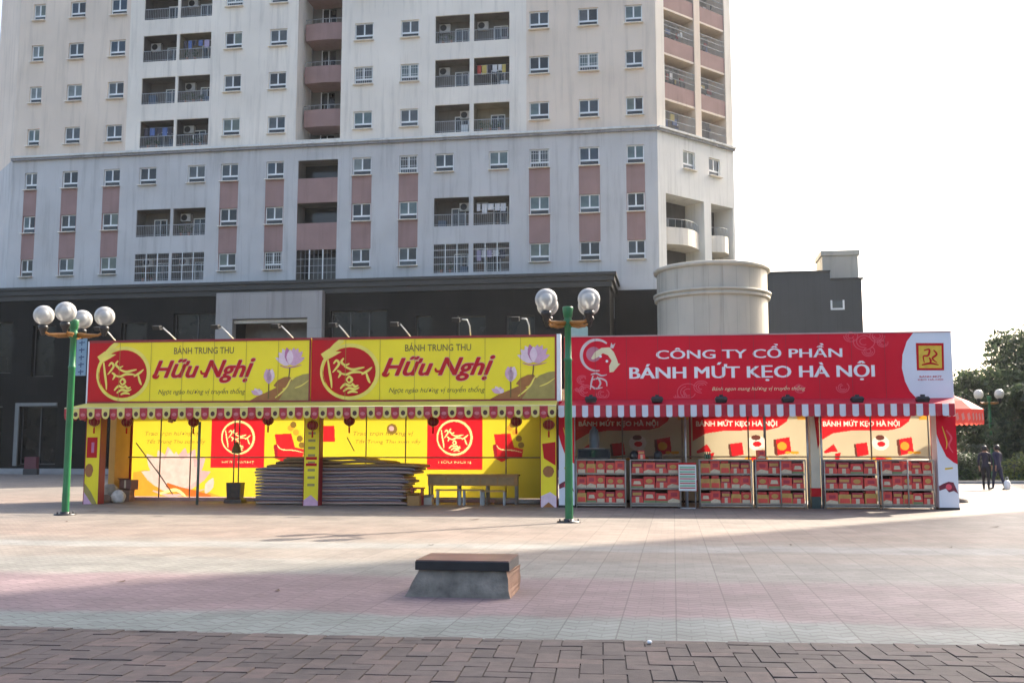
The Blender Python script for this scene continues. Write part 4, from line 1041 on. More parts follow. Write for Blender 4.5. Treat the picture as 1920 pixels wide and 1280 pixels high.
ptxt(m, 'BÁNH MỨT', 1724, 1766, 703, 707.5, -.008, redc, p0, off=.02); ptxt(m, 'KẸO HÀ NỘI', 1721, 1768, 709, 713.5, -.008, redc, p0, off=.02)
m.build('lettering', board)
m = MB()
m.poly(p0.pts([(1717, 643), (1769, 643), (1770, 694), (1719, 694)]), -.008, redc); m.poly(p0.pts([(1722, 648), (1765, 648), (1766, 690), (1723, 690)]), -.011, mat('logo_gold', (.7, .45, .03), .4, .15, 8))
k = p0.sc()
for Q in ([(1732, 657), (1742, 655), (1740, 666), (1731, 668), (1733, 680)], [(1750, 656), (1756, 664), (1748, 672), (1757, 680)], [(1728, 684), (1744, 681), (1760, 684)], [(1742, 670), (1745, 677), (1741, 683)]): m.ribbon(p0.pts(Q), 3.4*k, -.014, redc)
m.build('logo', board)
# koi and crescent emblem
m = MB()
silver = mat('print_silver', (.62, .52, .5), .4, .1, 4)
arc = [(1119+29*math.cos(R(a)), 666-29*math.sin(R(a))) for a in range(50, 290, 10)]
m.ribbon(p0.pts(arc), 5.5*k, -.006, silver, 2)
m.poly(p0.pts([(1108, 672), (1115, 660), (1128, 652), (1143, 651), (1151, 660), (1157, 674), (1160, 685), (1150, 697), (1143, 698), (1142, 686), (1147, 676), (1140, 666), (1130, 662), (1124, 668), (1112, 674)]), -.009, cream_print)
m.poly(p0.pts([(1156, 680), (1163, 682), (1158, 687)]), -.011, cream_print); m.poly(p0.pts([(1144, 652), (1146, 642), (1149, 647), (1154, 643), (1150, 653)]), -.011, silver)
for x, y in ((1126, 668), (1138, 677)): m.poly(circ(p0, x, y, 2.6, 8), -.012, whitep)
m.poly(circ(p0, 1113, 664, 14, 20), -.005, mat('print_rose', (.5, .16, .22), .5))
for Q in ([(1108, 702), (1118, 700), (1128, 704), (1138, 702)], [(1110, 712), (1124, 709), (1136, 714), (1138, 724)], [(1108, 722), (1116, 728), (1130, 726)], [(1112, 704), (1109, 716), (1107, 730)], [(1120, 706), (1126, 718), (1120, 728)]): m.ribbon(p0.pts(Q), 3*k, -.007, silver)
m.build('emblem', board)
m = MB(); rn = random.Random(4)
for cx, cy, s_ in ((1092, 712, 10), (1098, 732, 13), (1086, 728, 8), (1290, 735, 20), (1315, 725, 14), (1275, 742, 12), (1620, 640, 20), (1645, 630, 14), (1595, 630, 13), (1655, 642, 10), (1500, 728, 10), (1130, 738, 12), (1628, 658, 12), (1580, 726, 12)):
    for q in range(3):
        rr2 = s_*(1-.3*q); a0 = rn.uniform(0, 200)
        m.ribbon(p0.pts([(cx+rr2*math.cos(R(a0+t*24)), max(623, min(745, cy-rr2*.8*math.sin(R(a0+t*24))))) for t in range(11)]), 1.4*k, -.003-.0004*q, crim2, 2, False)
m.build('ornament', board)
m = MB(); sc_ = mat('crimson_seam', (.3, .008, .02), .5)
for k_ in range(1, 12): x = xs0+(xs1-xs0)*k_/12; m.box(x-.005, x+.005, -.0155, -.0145, zr0, zr1, sc_) if k_ < 11 else None
m.build('seam', board)
m = MB(); m.box(xs0, xs1, -.02, .16, zr1+.002, zr1+.035, mat('sign_cap_pale', (.5, .3, .3), .5)); m.build('frame_edge', board)
YR = 2.3
m = MB(); m.face([(xs0, .14, zr0+.15), (xs1, .14, zr0+.15), (xs1, YR+.3, zr0-.15), (xs0, YR+.3, zr0-.15)], roofm); m.build('roof', rroot)
# awning + striped valance
AR = -.8
ra0, ra1 = SF.px(1047, 770, AR)[0], SF.px(1791, 770, AR)[0]; rz1 = SF.px(1420, 758, AR)[1]; rz0 = SF.px(1420, 781, AR)[1]
awr = mat('awning_red', (.5, .015, .04), .55, .08, 2, trans=.15)
m = MB(); m.face([(xs0, -.03, zr0), (xs1, -.03, zr0), (ra1, AR, rz1), (ra0, AR, rz1)], awr); m.face([(xs1, -.03, zr0), (ra1+.0, .3, rz1), (ra1, AR, rz1)], awr)
awo = m.build('awning', rroot)
m = MB(); n = 64; wv = (ra1-ra0)/n; hv = rz1-rz0
wst = mat('stripe_white', (.62, .65, .72), .6, .06, trans=.12); rst = mat('stripe_red', (.42, .012, .03), .6, .08, trans=.12)
for k_ in range(n):
    red = k_ % 2 == 1
    ww = wv*(1.06 if red else .94); xa = ra0+wv*k_+(0 if not red else -.06*wv); yy = AR-.01+.012*math.sin(k_*1.7)
    P = [(0, 0), (0, -.88), (.12, -.97), (.5, -1), (.88, -.97), (1, -.88), (1, 0)]
    m.face([(xa+wv*p, yy, rz1+hv*q) for p, q in P], rst if red else wst)
m.build('valance', awo)
m = MB()
for k_ in range(5): m.face([(ra1+.004, AR+.22*k_, rz1), (ra1+.004, AR+.22*(k_+1), rz1), (ra1+.004, AR+.22*(k_+1), rz0), (ra1+.004, AR+.22*k_, rz0)], rst if k_ % 2 else wst)
m.build('side_valance', awo)
for x in (1108, 1232, 1352, 1477, 1607, 1730):
    u, z = SF.px(x, 750, -.55); m = MB(); m.tube([(u, -.03, zr0-.02), (u, -.5, z-.02)], .02, darkmetal, 6); o = m.build('floodlight_arm', rroot)
    h = MB(); h.loft([[(u+a*.17*s_, -.55+b_*.1*s_, z-.06+zz) for a, b_ in ((-1, -1), (1, -1), (1, 1), (-1, 1))] for zz, s_ in ((0, .8), (.1, 1), (.16, .75))], black, True, False)
    h.box(u-.05, u+.05, -.6, -.5, z+.1, z+.15, black); h.build('lamp_head', o)
# back wall: three printed panels
def bpr(x, y): return SF.px(x, y, YR)
panels = [(1079, 1296), (1299, 1521), (1538, 1748)]
A2 = Art(); a = bpr(1076, 850)[0]; b = bpr(1750, 850)[0]
for xa, xb in panels:
    mp = Map(bpr(xa, 820)[0], bpr(xb, 820)[0], 0, 1, 0, 220, bpr(0, 0)[1], 0)
    A, B = bpr(xa, 820)[0], bpr(xb, 820)[0]
    class PM:
        def __call__(s, x, y): return (A+(B-A)*x/220, bpr((xa+xb)/2, y)[1])
        def sc(s): return (B-A)/220
        def pts(s, P): return [s(*p) for p in P]
    q = PM(); Y1 = YR-.012
    m = A2
    m.poly(q.pts([(0, 776), (182, 776), (176, 790), (160, 801), (140, 806), (60, 807), (25, 812), (0, 826)]), Y1, red_lit2)
    ptxt(m, 'BÁNH MỨT KẸO HÀ NỘI', 6, 158, 786, 801, Y1-.006, mat('backwall_white_print', (0.52, 0.464, 0.4), .6, trans=.62), q, off=.03)
    dk = mat('backwall_dark_print', (.1, .03, .02), .6, trans=.5)
    m.poly(q.pts([(66, 832), (92, 829), (95, 852), (70, 856)]), Y1-.004, red_lit2); m.poly(q.pts([(66, 832), (70, 832), (73, 856), (68, 855)]), Y1-.008, dk)
    m.poly(q.pts([(150, 824), (180, 819), (183, 848), (154, 854)]), Y1-.004, red_lit2); m.poly(q.pts([(150, 824), (155, 823), (158, 854), (152, 852)]), Y1-.008, dk)
    m.poly(circ(q, 166, 836, 9, 10, 8), Y1-.010, orange_lit)
    m.poly(circ(q, 119, 830, 17, 20, 14), Y1-.004, mat('backwall_plate_print', (0.496, 0.44, 0.384), .6, trans=.62)); m.poly(circ(q, 118, 820, 9, 12, 5), Y1-.008, dk); m.poly(circ(q, 120, 832, 8, 12, 5), Y1-.010, red_lit2)
    m.poly(q.pts([(6, 846), (26, 832), (30, 838), (34, 846), (24, 846), (8, 850)]), Y1-.004, red_lit2)
    m.poly(q.pts([(28, 850), (40, 848), (36, 862), (28, 862)]), Y1-.005, red_lit2)
    m.poly(circ(q, 118, 860, 22, 16, 6), Y1-.004, orange_lit); m.poly(circ(q, 118, 860, 11, 12, 4), Y1-.008, red_lit2)
    for dx in (186, 192, 176): m.poly(circ(q, dx, 848, 5, 8, 3), Y1-.005, orange_lit)
    m.poly(q.pts([(194, 778), (216, 778), (215, 787), (196, 787)]), Y1-.004, orange_lit)
    m.ribbon(q.pts([(218, 776), (218, 860)]), .05, Y1-.003, mat('backwall_dark_red_print', (.25, .01, .02)), taper=False)
A2.sheet(a, b, .1, zr0-.05, YR, cream_lit).build('back_wall', rroot)
m = MB()
for x in (1168, 1280, 1404, 1436, 1634, 1742): m.tube([(bpr(x, 900)[0], YR-.14, 0), (bpr(x, 900)[0], YR-.14, zr0-.05)], .022, tubem, 6)
m.tube([(a, YR-.18, 1.38), (b, YR-.18, 1.38)], .02, tubem, 6); m.build('inner_frame', rroot)
# pillars
def pillar(xa, xb, end):
    a = SF.px(xa, 870)[0]; b = SF.px(xb, 870)[0]; h = zr0-.02; w = b-a
    m = MB(); m.box(a, b, -.02, .5, .06, h, white_v); m.box(a-.01, b+.01, -.03, .51, 0, .06, black); o = m.build('post', rroot)
    q = MB(); f = (lambda t: a+w*t) if not end else (lambda t: a+w*t)
    q.poly([(f(0), h), (f(1), h), (f(1), 1.2), (f(.8), 1.25), (f(.45), 1.4), (f(.15), 1.75), (f(0), 2.0)], -.024, crim)
    q.ribbon([(f(.5), 2.1), (f(.75), 1.9), (f(.6), 1.7), (f(.8), 1.5)], .05, -.028, crim2); q.ribbon([(f(.3), 2.2), (f(.5), 1.8), (f(.45), 1.6)], .03, -.028, mat('logo_gold', (.7, .45, .03)))
    q.poly([(f(.0), .62), (f(.2), .68), (f(.5), .74), (f(.75), .72), (f(.98), .42), (f(.75), .5), (f(.5), .46), (f(.35), .56), (f(.02), .5)], -.024, mat('print_maroon', (.16, .01, .03), .5))
    q.poly(circ(Map(0, 1, 0, 1, 0, 1, 1, 0), f(.5), .6, .08, 10), -.028, crim2)
    q.poly([(f(.35), 1.05), (f(.75), 1.08), (f(.75), 1.12), (f(.35), 1.1)], -.024, mat('logo_gold', (.7, .45, .03)))
    q.build('print', o)
pillar(1048, 1077, 0); pillar(1758, 1795, 1)
for xc in ((1519, 1539),):
    a = SF.px(1520, 870, .2)[0]; b = SF.px(1538, 870, .2)[0]
    m = MB(); m.box(a, b, .2, .5, .55, zr0-.05, mat('post_cream', (.75, .7, .55), .5, .05, trans=.3)); m.box(a-.004, b+.004, .195, .505, .32, .55, redc); m.box(a-.002, b+.002, .197, .503, 0, .32, mat('post_foot_dark', (.05, .07, .06), .6, .2)); o = m.build('post', rroot)
    q = MB(); q.poly([(a+.1, zr0-.1), (b, zr0-.1), (b, 1.75), (a+.2, 1.6)], .193, redc); q.build('print', o)
for x, y1 in ((1515, 0), (1541, 0), (1286, 0), (1435, 1)):
    u = SF.px(x, 870, .18)[0]; m = MB(); m.tube([(u, .18, 0 if not y1 else 1.9), (u, .18, zr0-.1)], .03, steel, 8); m.build('pole', rroot)

# unseen cabin added behind the stalls to throw shade on their back walls
sx0 = SF.px(1052, 850, 3)[0]; sx1 = SF.px(1358, 850, 3)[0]
m = MB(); cab = mat('shade_cabin_sheet', (.3, .31, .32), .6, .1, 1, streak=.3); m.box(sx0, sx1, 2.95, 5.6, .15, 3.35, cab); m.box(sx0-.05, sx1+.05, 2.9, 5.65, 3.352, 3.45, grey_trim); m.box(sx0+.1, sx1-.1, 3, 5.5, 0, .15, black)
for k_ in range(14): m.box(sx0+.2+k_*(sx1-sx0-.4)/13, sx0+.26+k_*(sx1-sx0-.4)/13, 5.6, 5.63, .2, 3.3, cab)
o = m.build('shade_cabin'); o.location = SF.w(0, 0); o.rotation_euler = (0, 0, SF.a); tag(o, 'unseen grey sheet metal cabin added behind the stalls to shade their back walls', 'cabin')

# ------------------------------------------------------------------ goods in the red stall
def place(o, x, y, z=0, r=0, fr=SF): o.location = fr.w(x, y, z); o.rotation_euler = (0, 0, fr.a+r); return o
rackm = mat('rack_tube', (.42, .38, .33), .45, .2, 6, metal=.3)
def rack_protos(w, h=1.32, d=.45, mid=False):
    r = empty('display_rack', (0, 0, 0)); m = MB()
    for x in (-w/2+.02, w/2-.02):
        for y in (.02, d-.02): m.tube([(x, y, 0), (x, y, h)], .02, rackm, 6)
    for y in (.02, d-.02):
        for z in (.06, h): m.tube([(-w/2+.02, y, z), (w/2-.02, y, z)], .02, rackm, 6)
    for x in (-w/2+.02, w/2-.02):
        for z in (.06, h): m.tube([(x, .02, z), (x, d-.02, z)], .018, rackm, 6)
    if mid: m.tube([(0, 0, .06), (0, 0, h)], .02, rackm, 6)
    m.build('frame', r)
    m = MB(); m.box(-w/2+.03, w/2-.03, d-.014, d-.01, .06, h-.02, mat('rack_back_cloth', (.12, .07, .05), .8, .3, 6)); m.build('back_cloth', r)
    for z in (.1, .5, .9):
        m = MB(); m.box(-w/2+.03, w/2-.03, .03, d-.03, z, z+.012, rackm)
        m.box(-w/2+.03, w/2-.03, .02, .028, z+.0, z+.045, mat('shelf_lip_dull', (.3, .24, .19), .5, .2, 8)); m.build('shelf', r)
    return r
packs = [mat('gift_red', (.6, .04, .035), .35, .15, 10), mat('gift_bright_red', (.7, .07, .05), .35, .15, 10), mat('gift_maroon', (.42, .03, .05), .35, .15, 10)]
packlab = mat('gift_label_cream', (.62, .5, .34), .5, .2, 20); packgreen = mat('gift_green', (.2, .25, .1), .5, .2, 10); packgold = mat('gift_gold', (.55, .3, .07), .4, .2, 10)
def gift_mesh(v):
    m = MB(); w, d, h = .2, .26, .25
    if v == 0:
        m.box(-w/2, w/2, 0, d, 0, h, packs[0]); m.box(-w/2+.02, w/2-.02, -.004, -.001, .02, .09, packlab); m.poly([(.06*math.cos(t*.63), .16+.045*math.sin(t*.63)) for t in range(10)], -.003, packgold)
    elif v == 1:
        m.box(-w/2, w/2, 0, d, 0, .12, packs[1]); m.box(-w/2+.01, w/2-.01, .01, d-.01, .122, .24, packs[2]); m.box(-.03, .03, -.004, -.001, .0, .12, packlab); m.poly([(-.08, .15), (.07, .15), (.07, .2), (-.08, .2)], .006, packgold)
    elif v == 2:
        m.box(-w/2, w/2, 0, d, 0, h, packs[1]); m.poly([(-.1, .02), (.1, .02), (.1, .07), (-.02, .1), (-.1, .06)], -.003, packlab); m.poly([(-.05, .13), (.06, .13), (.06, .2), (-.05, .2)], -.003, packs[2])
        m.tube([(-.05, .1, h), (-.04, .1, h+.05), (.04, .1, h+.05), (.05, .1, h)], .006, packgold, 5)
    elif v == 3:
        m.box(-w/2, w/2, 0, d, 0, .2, packgold); m.box(-w/2+.02, w/2-.02, -.004, -.001, .03, .12, packs[1]); m.box(-w/2+.02, w/2-.03, .02, d-.02, .202, .26, packs[0])
    else:
        m.box(-w/2, w/2, 0, d, 0, .22, packs[0]); m.box(-w/2, w/2, -.004, -.001, .0, .06, packgreen); m.poly([(-.07, .1), (.07, .1), (.05, .17), (-.05, .17)], -.003, packlab)
    o = m.build('gift_box'); me = o.data; bpy.data.objects.remove(o); return me
gm = [gift_mesh(v) for v in range(5)]
racks = [(1079, 1174, 0), (1181, 1277, 0), (1311, 1411, 0), (1416, 1512, 1), (1545, 1648, 0), (1652, 1753, 1)]
rg = random.Random(9); rname = ['leftmost', 'second', 'third', 'fourth', 'fifth', 'rightmost']
shelfname = {.1: 'bottom', .5: 'middle', .9: 'top'}
for i, (xa, xb, mid) in enumerate(racks):
    a = SF.px(xa, 900)[0]; b = SF.px(xb, 900)[0]; w = b-a
    r = rack_protos(w, 1.3, .45, mid); place(r, (a+b)/2, -.02)
    lab = ['metal display rack of red boxes beside the white left pillar of the red stall', 'second display rack from the left, just left of the striped menu board',
           'third display rack of the red stall, just right of the striped menu board', 'fourth display rack, split by a middle upright, left of the cream post',
           'fifth display rack, just right of the cream post with a red band', 'rightmost display rack, beside the right white and red pillar'][i]
    tag(r, lab, 'rack', 'display racks along the front of the red stall')
    for z in (.1, .5, .9):
        nb = 5 if i in (0, 2, 5) else 4
        for k_ in range(nb):
            if i == 4 and z == .1 and k_ == 3: v = 3
            else: v = rg.choice([0, 0, 1, 2, 2, 4, 1, 3])
            o = bpy.data.objects.new('gift_box', gm[v]); COL.objects.link(o)
            sx = (w-.08)/nb/.215
            o.scale = (sx*1.04, 1, rg.uniform(1.25, 1.5))
            place(o, a+.04+(w-.08)*(k_+.5)/nb+rg.uniform(-.008, .008), .05+rg.uniform(0, .04), z+.0135, R(rg.uniform(-4, 4)))
            tag(o, '%s red gift box from the left, %s shelf of the %s display rack' % (ORD[k_], shelfname[z], rname[i]), 'gift box', 'red gift boxes on the display racks')
# striped menu board
a, z1 = SF.px(1272, 867, -.25); b, z0 = SF.px(1306, 920, -.25)
mr_ = empty('menu_board', SF.w((a+b)/2, -.25), SF.a); w = b-a
m = MB(); m.box(-w/2, w/2, 0, .03, z0, z1, mat('menu_white', (.7, .7, .66), .5, .05)); bd_ = m.build('panel', mr_)
m = MB()
for k_ in range(5): zz = z1-.12-k_*(z1-z0-.14)/5; m.box(-w/2+.03, w/2-.03, -.004, -.001, zz-.03, zz+.02, mat('menu_green', (.25, .45, .3), .5)); m.box(-w/2+.03, w/2-.03, -.004, -.001, zz-.075, zz-.05, redc)
m.box(-w/2, w/2, -.004, -.001, z1-.05, z1, redc); m.build('print', bd_)
m = MB(); m.tube([(0, .05, 0), (0, .05, z1)], .02, steel, 6); m.box(-.2, .2, -.1, .2, 0, .03, steel); m.build('stand', mr_)
tag(mr_, 'small menu board with green and red lines on a pole between display racks', 'sign')
m = MB(); m.box(-w/2-.05, w/2+.05, .1, .4, .45, .75, redc); m.box(-w/2-.05, w/2+.05, .1, .13, .755, .8, packlab)
for s_ in (-1, 1):
    for yy in (.12, .36): m.tube([(s_*w/2, yy, 0), (s_*w/2, yy, .45)], .015, steel, 6)
o = m.build('side_table'); place(o, (a+b)/2, .05); tag(o, 'small red cloth covered table tucked behind the striped menu board', 'table')
# dark television-like box on the first rack
a, z1 = SF.px(1083, 841, .1); b, _ = SF.px(1144, 841, .1)
r = empty('television', SF.w((a+b)/2, .1, 1.325), SF.a); w = b-a; m = MB(); m.box(-w/2, w/2, 0, .07, .01, z1-1.325, black); o = m.build('casing', r); m = MB(); m.box(-w/2+.03, w/2-.03, -.004, -.001, .05, z1-1.36, mat('screen_glass', (.008, .012, .02), .12, coat=.5)); m.build('screen', o)
m = MB(); m.box(-.2, .2, -.02, .16, 0, .008, black); m.build('foot', r)
tag(r, 'switched off flat black screen standing on the leftmost display rack', 'television')
a, z1 = SF.px(1104, 812, .5); b, _ = SF.px(1122, 812, .5)
m = MB(); m.lathe([(.14, 0), (.16, .3), (.12, .5), (.06, .56), (.06, .62)], mat('blue_grey_plastic', (.1, .14, .17), .4, .1), (0, 0, 0), 16); m.box(-.3, .3, -.2, .2, -.06, 0, rackm)
for s_ in (-.27, .27): m.tube([(s_, 0, -1.62), (s_, 0, -.03)], .02, rackm, 6)
o = m.build('water_dispenser'); place(o, (a+b)/2, .75, 1.63); tag(o, 'blue grey water bottle dispenser on a stand behind the black screen', 'dispenser')
for x, yy, lab in ((1189, 862, 'black rounded helmet left on the second display rack, nearer the screen'), (1234, 862, 'small round black helmet on the second display rack, nearer the menu board'), (1327, 862, 'small dark green bottle cluster on the third display rack')):
    u = SF.px(x, yy, .2)[0]; m = MB()
    if x < 1300: m.lathe([(.0, .24), (.07, .22), (.12, .15), (.13, .06), (.115, 0), (.0, 0)], black, (0, 0, 0), 16); m.box(-.1, .1, -.17, -.1, .05, .065, black); nm, ct = 'helmet', 'helmet'
    else:
        for q in (-.06, 0, .06): m.lathe([(.03, 0), (.03, .12), (.012, .16), (.012, .2)], mat('bottle_green', (.03, .08, .03), .2), (q, 0, 0), 10)
        nm, ct = 'bottle_cluster', 'bottles'
    o = m.build(nm); place(o, u, .2, 1.325); tag(o, lab, ct)
for x, lab in ((1203, 'low red gift box standing on top of the second display rack'), (1428, 'red gift box with cream label standing on top of the fourth display rack')):
    u = SF.px(x, 862, .15)[0]; o = bpy.data.objects.new('gift_box', gm[1 if x < 1300 else 2]); COL.objects.link(o); place(o, u, .12, 1.325, .1); tag(o, lab, 'gift box', 'red gift boxes on the display racks')

# ------------------------------------------------------------------ lanterns under the awnings
lanm = mat('lantern_red', (.3, .012, .02), .5, .15, 12, trans=.25)
def lantern_proto():
    r = empty('paper_lantern', (0, 0, 0)); m = MB(); n = 20
    prof = [(.05, -.15)]+[(.19*math.cos(R(t)), .165*math.sin(R(t))) for t in range(-60, 61, 15)]+[(.05, .15)]
    m.lathe(prof, lanm, n=20); sh = m.build('shade', r)
    m = MB()
    for k_ in range(10):
        a_ = k_*math.pi/5; m.tube([(.194*math.cos(R(t))*math.cos(a_), .194*math.cos(R(t))*math.sin(a_), .168*math.sin(R(t))) for t in range(-60, 61, 20)], .004, packgold, 4)
    m.build('rib', sh)
    m = MB(); m.lathe([(.055, .14), (.055, .18), (.03, .19)], packgold, n=12); m.build('cap', r); m = MB(); m.lathe([(.055, -.14), (.055, -.18), (.03, -.19)], packgold, n=12); m.build('cap', r)
    m = MB(); m.lathe([(.012, -.18), (.03, -.24), (.03, -.4), (.005, -.41)], redc, n=8); m.build('tassel', r)
    m = MB(); m.tube([(0, 0, .18), (0, 0, .45)], .004, tubem, 4); m.build('string', r)
    return r
lp = lantern_proto()
lan = [(177, 790, 'in front of the leftmost yellow post'), (238, 791, 'at the left edge of the yellow back wall'), (363, 791, 'left of the first red emblem panel'),
       (503, 788, 'right of the first red emblem panel'), (586, 797, 'in front of the middle yellow post'), (655, 789, 'above the left half of the sheet stack'), (812, 790, 'beside the second red emblem panel'), (968, 790, 'near the right end of the yellow stall'), (1029, 796, 'in front of the rightmost yellow post')]
for k_, (x, y, t_) in enumerate(lan):
    o = lp if k_ == 0 else copy_tree(lp)
    u, z = SF.px(x, y, -.35 if t_.startswith('in front') else .3); o.location = SF.w(u, -.35 if t_.startswith('in front') else .3, z)
    if x in (586, 177, 1029): o.scale = (.85,)*3
    tag(o, 'round dark red lantern hanging '+t_, 'lantern', 'red lanterns under the yellow awning')
m = MB(); u, z = SF.px(322, 784, .3)
for q in range(12): m.sphere((.1*math.cos(q*2.4)*(q/12)**.5, .08*math.sin(q*1.7), .1*math.sin(q*2.4)*(q/12)**.5), .06, [darkred, packgold, black][q % 3], 8, 6)
o = m.build('paper_flower'); place(o, u, .3, z); tag(o, 'dark bunched paper flower hanging left of the third lantern', 'decoration')

# ------------------------------------------------------------------ stack of striped sheets
topz = SF.px(640, 852, .4)[1]; nl = 15; th = (topz-.14)/nl
def stripe_mat(k, top=False):
    m = mat('sheet_%s' % 'abcdefghijklmnopqrst'[k], (.3, .3, .3), .7, .2, 5); t = m.node_tree; L = t.links; b = t.nodes['Principled BSDF']
    tc = nn(t, 'ShaderNodeTexCoord'); sp = nn(t, 'ShaderNodeSeparateXYZ'); L.new(tc.outputs['Object'], sp.inputs[0])
    ns = nn(t, 'ShaderNodeTexNoise'); ns.inputs['Scale'].default_value = 2.5; L.new(tc.outputs['Object'], ns.inputs['Vector'])
    a = nn(t, 'ShaderNodeMath', operation='MULTIPLY_ADD'); a.inputs[1].default_value = .05; L.new(ns.outputs[0], a.inputs[0]); L.new(sp.outputs['Z'], a.inputs[2])
    ml = nn(t, 'ShaderNodeMath', operation='MULTIPLY'); ml.inputs[1].default_value = 1/th*.5; L.new(a.outputs[0], ml.inputs[0])
    fr = nn(t, 'ShaderNodeMath', operation='FRACT'); L.new(ml.outputs[0], fr.inputs[0])
    cr = nn(t, 'ShaderNodeValToRGB'); cr.color_ramp.interpolation = 'LINEAR'; L.new(fr.outputs[0], cr.inputs[0])
    e = cr.color_ramp.elements
    cs = [(0, (.075, .07, .12)), (.2, (.32, .25, .21)), (.5, (.4, .31, .25)), (.62, (.36, .14, .12)), (.72, (.36, .28, .23)), (1, (.08, .075, .13))] if not top else [(0, (.13, .065, .03)), (.5, (.3, .18, .075)), (1, (.2, .11, .045))]
    e[0].color = (*cs[0][1], 1); e[1].color = (*cs[-1][1], 1)
    for p, c in cs[1:-1]: q = e.new(p); q.color = (*c, 1)
    L.new(cr.outputs[0], b.inputs['Base Color']); return m
rs = random.Random(2)
def slab(x0, x1, z, th, k, sagl, humps):
    m = MB(); mt = stripe_mat(k, k >= 12); n = 26; d = 1.5; rings = []
    mid = (x0+x1)/2
    for q in range(n+1):
        t = q/n; x = x0+(x1-x0)*t; bump = humps*math.sin(t*math.pi)+z*.022*math.sin(t*8+1)+.004*math.sin(t*9+k)
        e_ = .75 if q in (0, n) else 1; zz = z+bump-(.05 if q in (0, n) else 0)*0
        h = th*e_; y0 = .35+.008*math.sin(t*7+k*2)
        rings.append([(x-mid, y0, zz+h*.15), (x-mid, y0-.018, zz+h*.5), (x-mid, y0-.004, zz+h*.88), (x-mid, y0+.03, zz+h), (x-mid, y0+d, zz+h), (x-mid, y0+d, zz), (x-mid, y0+.05, zz)])
    m.loft(rings, mt, True, True)
    o = m.build('striped_sheet'); place(o, mid, 0); return o
X0, X1 = SF.px(478, 900, .35)[0], SF.px(790, 900, .35)[0]
topz = SF.px(640, 852, .4)[1]; nl = 15; th = (topz-.14)/nl
names = ['lowest striped sheet of the big stack, lying on the ground'] + ['%s striped sheet up from the ground in the big stack under the yellow awning' % ORD[k] for k in range(1, 11)] + ['%s sheet up from the ground, one of the brown ones topping the big stack' % ORD[k] for k in range(11, 14)] + ['topmost brown sheet with a long hump on the big stack']
for k in range(nl):
    a = X0+rs.uniform(-.02, .05)+(0 if k < 12 else .35+(k-12)*.25); b = X1-.5+rs.uniform(-.1, .12)+(.35 if k in (10, 11, 12) else 0)-(.0 if k < 13 else .5*(k-12))
    o = slab(a, b, .012+k*th, th*.97, k, 0, .0+.03*max(0, k-9)*.5)
    tag(o, names[k], 'sheet', 'striped sheets piled under the yellow awning')

# ------------------------------------------------------------------ benches, table, clutter in the yellow stall
wood = mat('varnished_wood', (.36, .18, .05), .45, .25, 5, bump=.1); wood2 = mat('pale_wood', (.33, .2, .08), .5, .25, 6)
def table(xa, xb, y, ztop, label, nleg=3, panel=.33, mt=wood, d=.5):
    a, b = SF.px(xa, 900, y)[0], SF.px(xb, 900, y)[0]; w = b-a; r = empty('wooden_table', SF.w((a+b)/2, y), SF.a)
    m = MB(); m.box(-w/2, w/2, 0, d, ztop-.05, ztop, mt); m.build('tabletop', r)
    m = MB(); m.box(-w/2+.03, w/2-.03, .03, .05, ztop-panel, ztop-.052, mt)
    for k_ in range(5): m.box(-w/2+.08+k_*(w-.16)/5, -w/2+.03+(k_+1)*(w-.16)/5, .018, .029, ztop-panel+.04, ztop-.09, wood2)
    m.build('front_panel', r)
    for k_ in range(nleg):
        x = -w/2+.08+(w-.16)*k_/(nleg-1)
        for yy in (.04, d-.09): m = MB(); m.box(x-.03, x+.03, yy, yy+.05, 0, ztop-.052, tubem); m.build('leg', r)
    m = MB(); m.box(-w/2+.1, w/2-.1, .05, .08, .16, .2, tubem); m.build('stretcher', r)
    tag(r, label, 'table'); return r
zt1 = SF.px(900, 889, 1.1)[1]
table(800, 972, 1.1, zt1, 'long brown wooden table with a panelled front below the second red emblem panel', 4)
def bench(x, y, ztop, w, label):
    a = SF.px(x, 900, y)[0]; r = empty('plastic_stool' if w < .5 else 'wooden_bench', SF.w(a, y), SF.a); mt = wood2 if w > .5 else mat('stool_red', (.35, .04, .03), .4, .1)
    m = MB(); m.box(-w/2, w/2, 0, .3, ztop-.04, ztop, mt); m.build('seat', r)
    for sx in (-1, 1):
        for yy in (.02, .25): m = MB(); m.box(sx*(w/2-.05)-.02, sx*(w/2-.05)+.02, yy, yy+.03, 0, ztop-.042, mt if w < .5 else steel); m.build('leg', r)
    tag(r, label, 'stool' if w < .5 else 'bench'); return r
bench(840, .6, .45, .75, 'low pale wooden bench in front of the long table, left end'); bench(885, .62, .45, .6, 'second low bench before the long table, next to the left one'); bench(925, .7, .42, .7, 'third low bench before the long table, at its right end')
bench(781, .55, .5, .38, 'small red stool standing right of the sheet stack')
